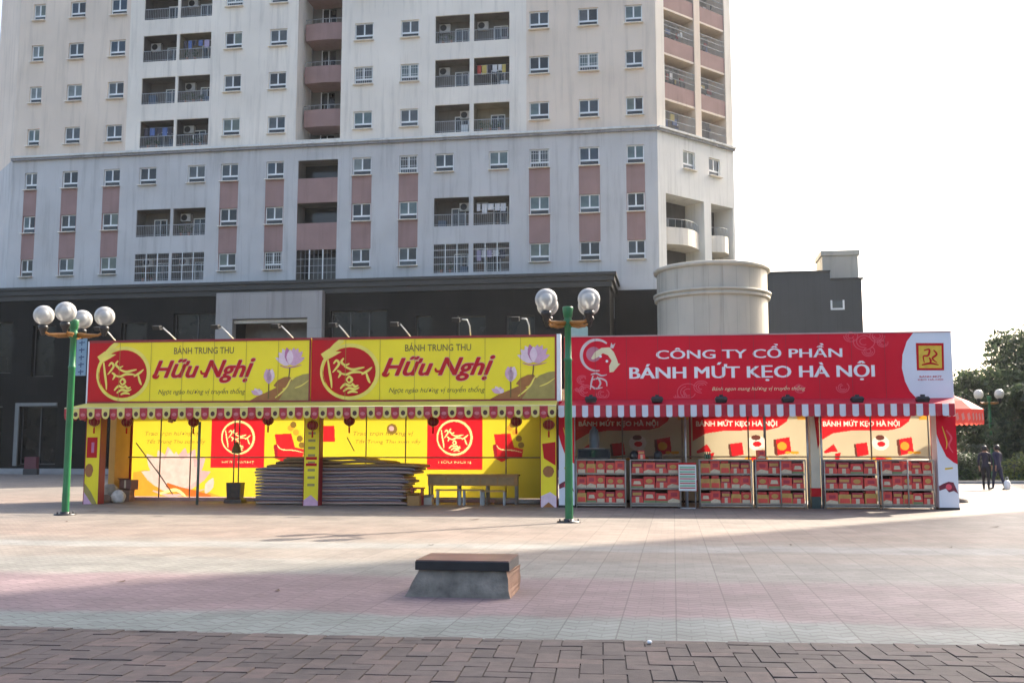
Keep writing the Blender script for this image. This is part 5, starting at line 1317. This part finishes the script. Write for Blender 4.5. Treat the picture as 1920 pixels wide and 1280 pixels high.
for x, y, w, h, dd, mt, lab, nm in ((775, .3, .35, .28, .3, wood, 'brown carton beside the foot of the sheet stack, left of the red stool', 'cardboard_box'), (800, .9, .3, .2, .3, mat('cup_cream', (.6, .55, .45), .4), 'pale cream carton behind the red stool', 'cardboard_box'),
                           (975, 1.6, 1.5, .14, .3, steel, 'bundle of grey poles lying under the right end of the back wall', 'pole_bundle')):
    a = SF.px(x, 930, y)[0]; m = MB()
    if nm == 'pole_bundle':
        for q in range(5): m.tube([(-w/2, q*.06, .04+.05*(q % 2)), (w/2, q*.06+.03, .04+.05*(q % 2))], .035, mt, 8)
    else:
        m.box(-w/2, w/2, 0, dd, 0, h, mt); m.face([(-w/2, 0, h), (w/2, 0, h), (w/2, -.1, h+.08), (-w/2, -.1, h+.08)], mt); m.face([(-w/2, dd, h), (-w/2, dd+.1, h+.07), (w/2, dd+.1, h+.07), (w/2, dd, h)], mt)
    o = m.build(nm); place(o, a, y); tag(o, lab, 'box' if nm != 'pole_bundle' else 'poles')
# dark tub holding poles
a = SF.px(441, 930, 1.3)[0]; r = empty('umbrella_stand', SF.w(a, 1.3), SF.a); m = MB(); tub = mat('dark_tub', (.07, .045, .03), .5, .3, 8)
m.loft([[(-.24*s_, -.18*s_, z), (.24*s_, -.18*s_, z), (.24*s_, .18*s_, z), (-.24*s_, .18*s_, z)] for z, s_ in ((0, 1.15), (.1, 1.1), (.14, .85), (.6, .95), (.6, .8))], tub, True, False); m.build('tub', r)
for dx in (-.07, .08): m = MB(); m.tube([(dx, 0, .5), (dx, 0, 2.5)], .02, tubem, 6); m.build('pole', r)
m = MB(); m.lathe([(.0, .3), (.12, .1), (.15, -.05), (.05, -.08)], mat('bunch_olive', (.18, .12, .03), .6), (0, 0, 1.55), 12); m.build('bundle', r)
tag(r, 'dark tub holding two upright poles in front of the first red emblem panel', 'stand')
# clutter at the left post
for k_, (x, yy, w, h, z, mt, lab) in enumerate(((228, 1.6, .5, .35, 0, mat('carton_brown', (.22, .14, .1), .8, .2, 8), 'lower brown carton between the left post and yellow back wall'), (234, 1.65, .4, .3, .352, mat('carton_maroon', (.2, .1, .08), .8, .2, 8), 'upper brown carton stacked behind the left yellow post'))):
    a = SF.px(x, 920, yy)[0]; m = MB(); m.box(-w/2, w/2, 0, .4, 0, h, mt); m.box(-.03, .03, -.003, -.001, 0, h, packlab); m.face([(-w/2, 0, h), (w/2, 0, h), (w/2, -.12, h+.06), (-w/2, -.12, h+.06)], mt)
    o = m.build('cardboard_box'); place(o, a, yy, z, .1-.2*k_); tag(o, lab, 'box', 'cartons at the left end of the yellow stall')
def sack(x, y, w, h, mt, lab, seed, z=0):
    rn_ = random.Random(seed); m = MB(); rings = []
    for j in range(9):
        t = j/8; rr_2 = w/2*math.sin(math.pi*(.12+.8*t))**.6*(1-.25*t)
        rings.append([(rr_2*math.cos(q*math.pi/7)*(1+.12*math.sin(q*2.1+seed+j*.7)), rr_2*.8*math.sin(q*math.pi/7)*(1+.1*math.cos(q*1.7+seed)), h*t) for q in range(14)])
    m.loft(rings, mt, True, True); o = m.build('sack'); a = SF.px(x, 925, y)[0]; place(o, a, y, z); tag(o, lab, 'sack', 'sacks heaped by the left post')
sack(205, 1.0, .75, .55, mat('sack_grey', (.28, .26, .24), .9, .3, 6), 'crumpled grey sack just right of the leftmost yellow post', 1)
sack(222, .8, .5, .38, mat('sack_white', (.58, .57, .55), .8, .3, 8), 'small white bag lying before the grey sack near the left post', 2)
sack(198, .7, .45, .25, mat('sack_brown', (.2, .14, .11), .9, .3, 6), 'low brown sack touching the foot of the leftmost yellow post', 4)

# ------------------------------------------------------------------ concrete block with a stone lid
fl_ = ground(758, 1118); fr_ = ground(958, 1119); KF = Frame(fl_.x, fl_.y, -8)
kw = math.hypot(fr_.x-fl_.x, fr_.y-fl_.y)
conc = mat('rough_concrete', (0.1997, 0.1785, 0.1487), .85, .6, 4, streak=.5, bump=.6, bscale=25)
kb = empty('ventilation_block', KF.w(kw/2, .4), KF.a); tag(kb, 'low flared concrete block with a dark stone lid in the middle of the plaza', 'block')
zl = KF.px(860, 1069, .05)[1]; zt2 = KF.px(860, 1051)[1]
m = MB(); bt = KF.px(785, 1069, .09)[0]-kw/2; br = KF.px(950, 1069, .09)[0]-kw/2
lo = [(-kw/2, -.4), (kw/2-.0, -.4), (kw/2+.0, .42), (-kw/2, .42)]; hi = [(bt, -.31), (br, -.31), (br+.06, .35), (bt, .35)]
rings = []
for t in (0, .12, .3, .5, .7, .88, 1):
    rings.append([(a[0]+(b[0]-a[0])*t**.9+.006*math.sin(9*t+i*2), a[1]+(b[1]-a[1])*t**.9, zl*t) for i, (a, b) in enumerate(zip(lo, hi))])
m.loft(rings, conc, True, False)
km = m.mi(mat('brown_side_face', (0.306, 0.1785, 0.119), .8, .4, 5, streak=.3))  # right side of the base is browner than the rest
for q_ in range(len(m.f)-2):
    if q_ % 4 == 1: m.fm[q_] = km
m.build('base', kb)
m = MB(); m.box(bt-.03, br+.035, -.36, .42, zl+.001, zt2-.012, mat('dark_stone_edge', (.022, .022, .024), .3, .3, 6)); lid = m.build('lid', kb)
bv = lid.modifiers.new('bevel', 'BEVEL'); bv.width = .006; bv.segments = 2
m = MB(); m.box(bt-.022, br+.027, -.352, .412, zt2-.011, zt2, mat('lid_top_stone', (.17, .1, .09), .35, .35, 3)); m.build('lid_top', kb)

# ------------------------------------------------------------------ globe lamps
green = mat('lamp_green_paint', (0.0153, 0.1445, 0.051), .35, .2, 3, streak=.25); armc = mat('lamp_arm_bronze', (.33, .14, .025), .4, .25, 6)
def globe_mat():
    m = bpy.data.materials.new('clear_acrylic'); m.use_nodes = True; t = m.node_tree; L = t.links; t.nodes.remove(t.nodes['Principled BSDF'])
    out = t.nodes['Material Output']; tr = nn(t, 'ShaderNodeBsdfTransparent'); tr.inputs[0].default_value = (.9, .92, .93, 1)
    df = nn(t, 'ShaderNodeBsdfDiffuse'); df.inputs[0].default_value = (.85, .85, .84, 1); tl = nn(t, 'ShaderNodeBsdfTranslucent'); tl.inputs[0].default_value = (.8, .8, .78, 1)
    gl = nn(t, 'ShaderNodeBsdfGlossy'); gl.inputs['Roughness'].default_value = .18; gl.inputs[0].default_value = (.7, .7, .7, 1)
    lw = nn(t, 'ShaderNodeLayerWeight'); lw.inputs['Blend'].default_value = .42
    ns = nn(t, 'ShaderNodeTexNoise'); ns.inputs['Scale'].default_value = 3; ns.inputs['Detail'].default_value = 6
    a1 = nn(t, 'ShaderNodeMath', operation='MULTIPLY_ADD'); a1.inputs[1].default_value = .8; L.new(lw.outputs['Facing'], a1.inputs[0])
    mr = nn(t, 'ShaderNodeMapRange'); mr.inputs['To Min'].default_value = .16; mr.inputs['To Max'].default_value = .5; L.new(ns.outputs['Fac'], mr.inputs['Value']); L.new(mr.outputs[0], a1.inputs[2])
    mx0 = nn(t, 'ShaderNodeMixShader'); mx0.inputs[0].default_value = .5; L.new(df.outputs[0], mx0.inputs[1]); L.new(tl.outputs[0], mx0.inputs[2])
    mx1 = nn(t, 'ShaderNodeMixShader'); L.new(a1.outputs[0], mx1.inputs[0]); L.new(tr.outputs[0], mx1.inputs[1]); L.new(mx0.outputs[0], mx1.inputs[2])
    mx2 = nn(t, 'ShaderNodeMixShader'); L.new(lw.outputs['Fresnel'], mx2.inputs[0]); L.new(mx1.outputs[0], mx2.inputs[1]); L.new(gl.outputs[0], mx2.inputs[2])
    L.new(mx2.outputs[0], out.inputs['Surface']); return m
gmat = globe_mat(); opal = mat('opal_globe', (.7, .69, .66), .35, .12, 3, trans=.3); inner_white = mat('lamp_core', (.5, .5, .49), .5, .1)
def lamp_post(loc, yaw, gm_, label, zs, r_arm=.66, n=4, R0=.245, curved=False):
    r = empty('street_lamp', loc, yaw); tag(r, label, 'street lamp', 'globe street lamps on the plaza')
    m = MB(); za = zs-.42
    m.lathe([(.088, 0), (.088, .5), (.084, .55), (.08, za-.9), (.088, za-.88), (.088, za-.84), (.075, za-.82), (.07, za-.15), (.1, za-.13), (.1, za+.02), (.075, za+.06), (.1, za+.1), (.12, za+.3), (.11, za+.32), (.0, za+.33)], green, n=16); m.build('pole', r)
    m = MB(); m.lathe([(.26, 0), (.26, .03), (.12, .035), (.12, .07), (.105, .08)], darkmetal, n=16)
    for q in range(4): m.tube([(.2*math.cos(q*1.57+.78), .2*math.sin(q*1.57+.78), .03), (.2*math.cos(q*1.57+.78), .2*math.sin(q*1.57+.78), .08)], .018, darkmetal, 6)
    m.build('base_plate', r)
    for q in range(n):
        a = q*2*math.pi/n; c, s_ = math.cos(a), math.sin(a); m = MB()
        dip = .06
        m.tube([(c*.08, s_*.08, za-.04), (c*r_arm*.4, s_*r_arm*.4, za-.04-dip*.3), (c*r_arm*.8, s_*r_arm*.8, za-.05-dip*.2), (c*r_arm, s_*r_arm, za+.02)], [.045, .042, .035, .03], armc, 8)
        m.tube([(c*.08, s_*.08, za-.1), (c*r_arm*.5, s_*r_arm*.5, za-.12), (c*r_arm*.85, s_*r_arm*.85, za-.06)], [.02, .018, .015], armc, 6)
        m.build('arm', r)
        m = MB(); m.lathe([(.03, -.16), (.05, -.14), (.09, -.02), (.11, .0), (.12, .05), (.1, .09), (.06, .1)], darkmetal, (c*r_arm, s_*r_arm, za+.08), 14); m.build('globe_holder', r)
        g_ = MB(); g_.sphere((c*r_arm, s_*r_arm, zs), R0, gm_, 32, 20); go_ = g_.build('globe', r)
        if gm_ is gmat:
            k = MB(); k.lathe([(.05, -.2), (.05, -.05), (.1, -.04), (.1, .1), (.07, .13), (.0, .135)], inner_white, (c*r_arm, s_*r_arm, zs), 14); k.build('bulb', go_)
    return r
g1 = ground(122, 965); g2 = ground(1067, 979)
def z_at(p, y): rr = ray(960, y); return HCAM+rr.z*(p.y/rr.y)
lamp_post(g2, R(41), gmat, 'green lamp post with four clear globes standing before where the two stalls meet', z_at(g2, 567))
lamp_post(g1, R(8), gmat, 'green lamp post with four clear globes at the left end of the yellow stall', z_at(g1, 592), .72)
g3 = Vector((25.9, 55, 0)); lamp_post(g3, R(20), opal, 'distant lamp post with white globes in front of the dark trees', z_at(g3, 739), .72)

# ------------------------------------------------------------------ parasol behind the right end of the red stall
para = mat('parasol_salmon', (.75, .14, .1), .6, .12, 3, trans=.4); parw = mat('parasol_print_pale', (.65, .42, .36), .6, .1, trans=.4)
pc = ground(1790, 940); pc = Vector((.4355*31.0, 31.0, 0))
r = empty('parasol', (pc.x, pc.y, 0)); tag(r, 'salmon red parasol with pale scalloped hem behind the right end of the red stall', 'parasol')
rp = .84; zp1 = z_at(pc, 748)+.12; zp0 = z_at(pc, 768)
m = MB(); n = 8
for k in range(n):
    a0, a1 = k*2*math.pi/n+.2, (k+1)*2*math.pi/n+.2
    for t0, t1 in ((0, .5), (.5, 1)):
        f = lambda t, a: (rp*t*math.cos(a), rp*t*math.sin(a), zp1-(zp1-zp0)*(t**1.3))
        m.face([f(t0, a0), f(t1, a0), f(t1, a1), f(t0, a1)], para)
m.build('canopy', r)
m = MB()
for k in range(n):
    for q in range(4):
        b0, b1 = (k+q/4)*2*math.pi/n+.2, (k+(q+1)/4)*2*math.pi/n+.2
        e0 = Vector((rp*math.cos(k*2*math.pi/n+.2), rp*math.sin(k*2*math.pi/n+.2), zp0)); e1 = Vector((rp*math.cos((k+1)*2*math.pi/n+.2), rp*math.sin((k+1)*2*math.pi/n+.2), zp0))
        p, s_ = e0.lerp(e1, q/4), e0.lerp(e1, (q+1)/4); d = Vector((0, 0, -.42)); mid = p.lerp(s_, .5)+d*1.12
        m.face([p, s_, s_+d, mid, p+d], para)
        o_ = mid.copy(); o_.z = 0; o_.normalize(); o_ *= .006; c_ = p.lerp(s_, .5)+d*.55+o_
        m.face([c_+(s_-p)*.3*sx+d*.3*sz for sx, sz in ((-1, -.6), (.4, -1), (1, .5), (-.4, 1))], parw)
m.build('valance', r)
m = MB(); m.tube([(0, 0, 0), (0, 0, zp1+.1)], .03, steel, 8); m.build('pole', r); m = MB(); m.lathe([(.3, 0), (.28, .1), (.06, .14)], conc, n=16); m.build('base', r)

# ------------------------------------------------------------------ greenery on the right
def leafmat(name, c):
    m = mat(name, c, .6, .3, 1.5, trans=.3); return m
LD = [leafmat('leaf_dark', (0.032, 0.0496, 0.028)), leafmat('leaf_mid', (0.052, 0.08, 0.0384)), leafmat('leaf_light', (0.088, 0.12, 0.056))]
LY = [leafmat('leaf_mid', (0.052, 0.08, 0.0384)), leafmat('leaf_yellow_green', (.2, .24, .05)), leafmat('leaf_lime', (.28, .3, .07))]
LH = [leafmat('leaf_dark', (0.032, 0.0496, 0.028)), leafmat('hedge_green', (.07, .12, .035))]
bark = mat('bark', (.075, .06, .05), .9, .3, 4, streak=.3)
def leaves(mb, clumps, n, size, mats, rnd, droop=.3):
    for _ in range(n):
        c, cr = clumps[rnd.randrange(len(clumps))]
        d = Vector((rnd.gauss(0, 1), rnd.gauss(0, 1), rnd.gauss(0, .8)))
        if d.length < .01: continue
        p = Vector(c)+d.normalized()*cr*(rnd.random()**.45)
        a = Vector((rnd.gauss(0, 1), rnd.gauss(0, 1), rnd.gauss(0, 1)-droop)).normalized(); b = a.orthogonal().normalized()
        b = (b*math.cos(rnd.random()*6)+a.cross(b)*math.sin(rnd.random()*6)).normalized()
        s_ = size*rnd.uniform(.6, 1.4); w = s_*.35
        mb.face([p-a*s_*.5, p+b*w*.6, p+a*s_*.5, p-b*w*.6], mats[min(len(mats)-1, int(rnd.random()**1.3*len(mats)))])
def tree(x, y, h, rad, n, label, mats=LD, seed=1, base=.3, size=.34, nm='leafy_tree', grp='trees at the right edge of the plaza'):
    rnd = random.Random(seed); r = empty(nm, (x, y, 0)); m = MB()
    zt = h*.6; m.tube([(0, 0, 0), (.08*rnd.uniform(-1, 1), .1, h*.2), (.2*rnd.uniform(-1, 1), 0, h*.4), (.3*rnd.uniform(-1, 1), .1, zt)], [h*.028, h*.022, h*.017, h*.008], bark, 8)
    clumps = []
    for k in range(int(16+rad*5)):
        a = rnd.uniform(0, 6.28); el = rnd.uniform(-.75, 1); rr_ = rad*rnd.uniform(.35, .95)*math.sqrt(max(.15, 1-el*el*.8))
        c = Vector((rr_*math.cos(a), rr_*math.sin(a), h*(base+1)/2+el*h*(1-base)/2*.82)); cr = rad*rnd.uniform(.2, .34)
        clumps.append((c, cr))
        if k % 3 == 0:
            z0 = rnd.uniform(.25, .5)*h; m.tube([(0, 0, z0), (c.x*.5, c.y*.5, (z0+c.z)/2+.2), c], [h*.011, h*.007, h*.002], bark, 5)
    m.build('trunk', r)
    c = MB(); leaves(c, clumps, n, size, mats, rnd); c.build('crown', r)
    tag(r, label, 'tree', grp); return r
def at(px_, d): return (px_-960)/FPX*d
tree(at(1950, 62), 62, 8.9, 3.9, 8000, 'tall round crowned tree cut by the right edge, rising above the others', seed=3, base=.42)
tree(at(1820, 66), 66, 6.7, 3.2, 5500, 'lower dark tree just right of the red stall, left of the tall tree', seed=5, base=.15)
tree(at(1870, 60), 60, 5.6, 2.7, 5000, 'dark low crowned tree right behind the distant white lamp', seed=8, base=.12)
tree(at(1990, 57), 57, 8.0, 4.2, 4500, 'large dark tree just beyond the right edge of the view', seed=9, base=.1)
tree(at(1800, 74), 74, 6.4, 3.0, 4000, 'farthest tree, peeping out between the sign end and the parasol', seed=12, base=.12, mats=LD)
tree(at(1935, 54), 54, 5.2, 2.3, 4000, 'dark bushy tree at the right edge behind the yellow green shrubs', seed=14, base=.1)
tree(36.5, 51, 13, 6.0, 6000, 'very tall shade tree beyond the right edge, shading the far plaza', seed=17, base=.3, size=.5)
tree(44, 60, 14, 6.5, 5000, 'second very tall shade tree farther beyond the right edge', seed=19, base=.3, size=.5)
def hedge(px0, px1, d, z0, z1, n, label, mats, seed, nm='hedge', dep=1.2, size=.14):
    rnd = random.Random(seed); x0, x1 = at(px0, d), at(px1, d); r = empty(nm, ((x0+x1)/2, d, 0)); w = (x1-x0)/2
    m = MB()
    for k in range(5): x = -w*.8+1.6*w*k/4; m.tube([(x, dep/2, 0), (x+.05, dep/2, z1*.6)], .03, bark, 5)
    m.build('stem', r); c = MB()
    for _ in range(n):
        p = Vector((rnd.uniform(-w, w), rnd.uniform(0, dep)**1.0, rnd.uniform(z0, z1)+.05*math.sin(_)))
        if nm != 'hedge' and ((p.x/w)**2+((p.z-z0)/(z1-z0))**2 > 1+rnd.uniform(-.3, .1)): continue
        a = Vector((rnd.gauss(0, 1), rnd.gauss(0, 1), rnd.gauss(0, 1))).normalized(); b = a.orthogonal().normalized(); s_ = size*rnd.uniform(.6, 1.4)
        c.face([p-a*s_*.5, p+b*s_*.25, p+a*s_*.5, p-b*s_*.25], rnd.choice(mats))
    c.build('foliage', r); tag(r, label, 'hedge' if nm == 'hedge' else 'shrub'); return r
hedge(1762, 1830, 50, .15, 1.42, 6500, 'clipped dark green hedge just right of the red stall pillar', LH, 31)
hedge(1828, 1990, 56, .0, 1.9, 8000, 'long dark hedge running behind the two walking people', [LD[0], LD[0], LD[1]], 32, dep=2.0, size=.2)
hedge(1878, 1912, 52, .0, 1.15, 1600, 'yellow green shrub at the right, nearest the white bag', LY, 33, 'shrub', size=.2)
hedge(1900, 1945, 51, .0, 1.5, 1800, 'taller lime green shrub cut by the right edge of the view', LY[1:]+[LD[1]], 34, 'shrub', size=.2)
hedge(1872, 1896, 54, .8, 2.0, 900, 'thin pale green sapling foliage above the yellow green shrub', [LD[1], LD[2]], 35, 'shrub', size=.2)
# kerb and planting bed
kp = MB(); kerbm = mat('kerb_stone', (.3, .29, .28), .8, .2, 2); kp.box(at(1740, 48), 60, 0, .25, 0, .14, kerbm)
o = kp.build('kerb', None, (0, 48.4, 0)); o['kind'] = 'structure'
kp = MB(); kp.face([(at(1735, 48), .25, .09), (90, .25, .09), (90, 60, .09), (at(1735, 48), 60, .09)], mat('planting_soil', (.06, .06, .03), .9, .4, 1)); o = kp.build('planting_bed', None, (0, 48.4, 0)); o['kind'] = 'structure'

# ------------------------------------------------------------------ two people walking away on the far plaza
def person(loc, yaw, h, shirt, trouser, hairc, label, stride, arm):
    skin = mat('skin', (.3, .17, .11), .6, .1, 8)
    J = {'pelvis': (0, 0, .53), 'belly': (0, 0, .6), 'chest': (0, .005, .73), 'neck': (0, 0, .83), 'nk2': (0, -.005, .865), 'head': (0, -.012, .915), 'crown': (0, -.008, .975)}
    rad = {'pelvis': .078, 'belly': .072, 'chest': .08, 'neck': .04, 'nk2': .03, 'head': .056, 'crown': .04}
    E = [('pelvis', 'belly'), ('belly', 'chest'), ('chest', 'neck'), ('neck', 'nk2'), ('nk2', 'head'), ('head', 'crown')]
    for s_, sg in (('l', -1), ('r', 1)):
        st = stride*sg
        J.update({s_+'hip': (sg*.05, 0, .5), s_+'knee': (sg*.055, -st*.5-.01, .28), s_+'ank': (sg*.055, -st*1.0+.02, .045), s_+'toe': (sg*.062, -st*1.0-.075, .018),
                  s_+'sh': (sg*.105, 0, .8), s_+'el': (sg*.135, .02+st*.5*arm, .64), s_+'wr': (sg*.125, -.03+st*1.0*arm, .505), s_+'palm': (sg*.122, -.04+st*1.0*arm, .465)})
        rad.update({s_+'hip': .058, s_+'knee': .036, s_+'ank': .024, s_+'toe': .02, s_+'sh': .038, s_+'el': .027, s_+'wr': .017, s_+'palm': .019})
        E += [('pelvis', s_+'hip'), (s_+'hip', s_+'knee'), (s_+'knee', s_+'ank'), (s_+'ank', s_+'toe'), ('neck', s_+'sh'), (s_+'sh', s_+'el'), (s_+'el', s_+'wr'), (s_+'wr', s_+'palm')]
        px_, py_, pz = J[s_+'palm']
        for f in range(4):
            J[s_+'f%d' % f] = (px_-.0+.002*f, py_-.016+.011*f, pz-.03); J[s_+'g%d' % f] = (px_-sg*.006, py_-.018+.011*f, pz-.055+.006*abs(f-1.5))
            rad[s_+'f%d' % f] = .0055; rad[s_+'g%d' % f] = .0045; E += [(s_+'palm', s_+'f%d' % f), (s_+'f%d' % f, s_+'g%d' % f)]
        J[s_+'t'] = (px_-sg*.01, py_-.03, pz-.015); rad[s_+'t'] = .006; E.append((s_+'palm', s_+'t'))
    names_ = list(J); me = bpy.data.meshes.new('person'); me.from_pydata([Vector(J[n_])*h for n_ in names_], [(names_.index(a), names_.index(b)) for a, b in E], [])
    o = bpy.data.objects.new('tmp', me); COL.objects.link(o)
    sk = o.modifiers.new('skin', 'SKIN'); ss = o.modifiers.new('sub', 'SUBSURF'); ss.levels = 1
    for i, n_ in enumerate(names_):
        v = me.skin_vertices[0].data[i]; w = rad[n_]*h; v.radius = (w, w*.72) if n_ in ('pelvis', 'belly', 'chest') else (w, w); v.use_root = n_ == 'pelvis'
    bpy.context.view_layer.update(); bm_ = bpy.data.meshes.new_from_object(o.evaluated_get(bpy.context.evaluated_depsgraph_get())); bpy.data.objects.remove(o)
    for mt in (skin, shirt, trouser, black): bm_.materials.append(mt)
    for p in bm_.polygons:
        c = p.center/h; p.use_smooth = True
        arm_ = abs(c.x) > .1 and c.z < .79 and c.z > .4
        p.material_index = 3 if c.z < .035 else (0 if c.z > .845 or (arm_ and c.z < .55) else (1 if c.z > .53 or arm_ else 2))
    r = link('person', bm_, None, loc, yaw); tag(r, label, 'person')
    m = MB(); m.lathe([(.0, 1.0), (.03, .995), (.052, .97), (.062, .93), (.058, .9), (.045, .885)], hairc, (0, .012/1, 0), 14); hd = m.build('hair', r); hd.scale = (h, h, h); hd.location = (0, .004*h, .0)
    f = MB()
    f.sphere((-.02, -.062, .925), .006, black, 8, 6); f.sphere((.02, -.062, .925), .006, black, 8, 6); f.sphere((0, -.07, .91), .008, skin, 8, 6, 1.4); f.box(-.016, .016, -.066, -.06, .888, .893, mat('lips', (.25, .08, .07)))
    f.sphere((-.057, -.01, .915), .01, skin, 8, 6, 1.5); f.sphere((.057, -.01, .915), .01, skin, 8, 6, 1.5)
    fo = f.build('face', r); fo.scale = (h, h, h)
    return r
hairb = mat('hair_black', (.012, .011, .012), .5)
pd = 40.6
person((at(1841, pd), pd, 0), R(150), 1.77, mat('shirt_black', (.018, .016, .03), .8), mat('trousers_black', (.012, .012, .015), .8), hairb, 'person in black top and trousers walking on the left of the far pair', .06, .6)
p2 = person((at(1868, pd), pd+.2, 0), R(200), 1.8, mat('shirt_dark_navy', (.03, .028, .06), .8), mat('trousers_navy', (.02, .022, .05), .8), hairb, 'person in dark purple top striding on the right of the far pair', .12, .9)
m = MB(); m.loft([[(.14*math.cos(q*.785)*s_, .09*math.sin(q*.785)*s_, z) for q in range(8)] for z, s_ in ((.0, .7), (.1, 1), (.3, .95), (.38, .4))], whitep, True); m.tube([(-.06, 0, .37), (-.03, 0, .5), (.03, 0, .5), (.06, 0, .37)], .008, whitep, 5)
o = m.build('carrier_bag'); o.location = (at(1880, pd), pd, .02); tag(o, 'white carrier bag on the ground beside the far walking pair', 'bag')
m = MB(); m.box(-.3, .3, 0, .3, .3, .9, mat('dull_red_sign', (.1, .02, .03), .5)); m.box(-.35, .35, .0, .28, 0, .295, mat('grey_box', (.04, .04, .04), .7))
p = PF.w(PF.px(112, 850)[0], -3.2); o = m.build('parcel_cart'); o.location = p; o.scale = (1.3,)*3; tag(o, 'small grey cart with a dull red box left of the green lamp post', 'cart')

# ------------------------------------------------------------------ fallen leaves and scraps
rnl = random.Random(77); spots = [(227, 1091, .06), (808, 1022, .06), (1483, 1022, .06), (1781, 1026, .06), (1218, 1211, .05), (124, 978, .06), (210, 959, .1), (890, 974, .12), (520, 1108, .06), (175, 958, .12), (1865, 988, .1)]
desc = ['curled brown leaf on the sunlit paving at the far left', 'dark scrap on the bright paving band behind the block', 'dark scrap on the shaded paving right of the middle', 'dark scrap near the right edge of the paving', 'small white stone at the edge of the brown bricks',
        'tiny dark leaf at the foot of the left lamp post', 'dark leaf before the leftmost yellow post', 'small dark leaf in front of the long brown table', 'long dark leaf left of the concrete block', 'dark leaf between left lamp post and leftmost yellow post', 'dark scrap on the far right plaza below the walking pair']
for (x, y, s_), lab in zip(spots, desc):
    g0 = ground(x, y); m = MB(); mt = mat('dead_leaf_brown', (.07, .04, .025), .8, .3, 20) if 'white' not in lab else whitep
    if 'white' in lab: m.sphere((0, 0, .015), .022, mt, 8, 6, .7); nm = 'stone'
    else:
        a = rnl.uniform(0, 6); nm = 'fallen_leaf' if 'leaf' in lab else 'scrap'
        for k in range(4):
            u0, u1 = -1+k*.5, -.5+k*.5; w0, w1 = .45*(1-u0*u0), .45*(1-u1*u1)
            m.face([(s_*u0, -s_*w0, .004+.01*u0*u0), (s_*u1, -s_*w1, .004+.01*u1*u1), (s_*u1, s_*w1, .008+.01*u1*u1), (s_*u0, s_*w0, .008+.01*u0*u0)], mt)
    o = m.build(nm); o.location = (g0.x, g0.y, .004 if y < 1195 else .02); o.rotation_euler = (0, 0, rnl.uniform(0, 3)); tag(o, lab, 'leaf' if nm == 'fallen_leaf' else nm)

# ------------------------------------------------------------------ thin haze over the whole place
hm = bpy.data.materials.new('haze_air'); hm.use_nodes = True; t = hm.node_tree; t.nodes.remove(t.nodes['Principled BSDF'])
pv = nn(t, 'ShaderNodeVolumePrincipled'); pv.inputs['Color'].default_value = (.9, .93, .97, 1); pv.inputs['Density'].default_value = .0002; pv.inputs['Anisotropy'].default_value = .3
t.links.new(pv.outputs[0], t.nodes['Material Output'].inputs['Volume'])
m = MB(); m.box(-245, 245, -45, 335, -1, 80, hm); o = m.build('haze'); o['kind'] = 'stuff'
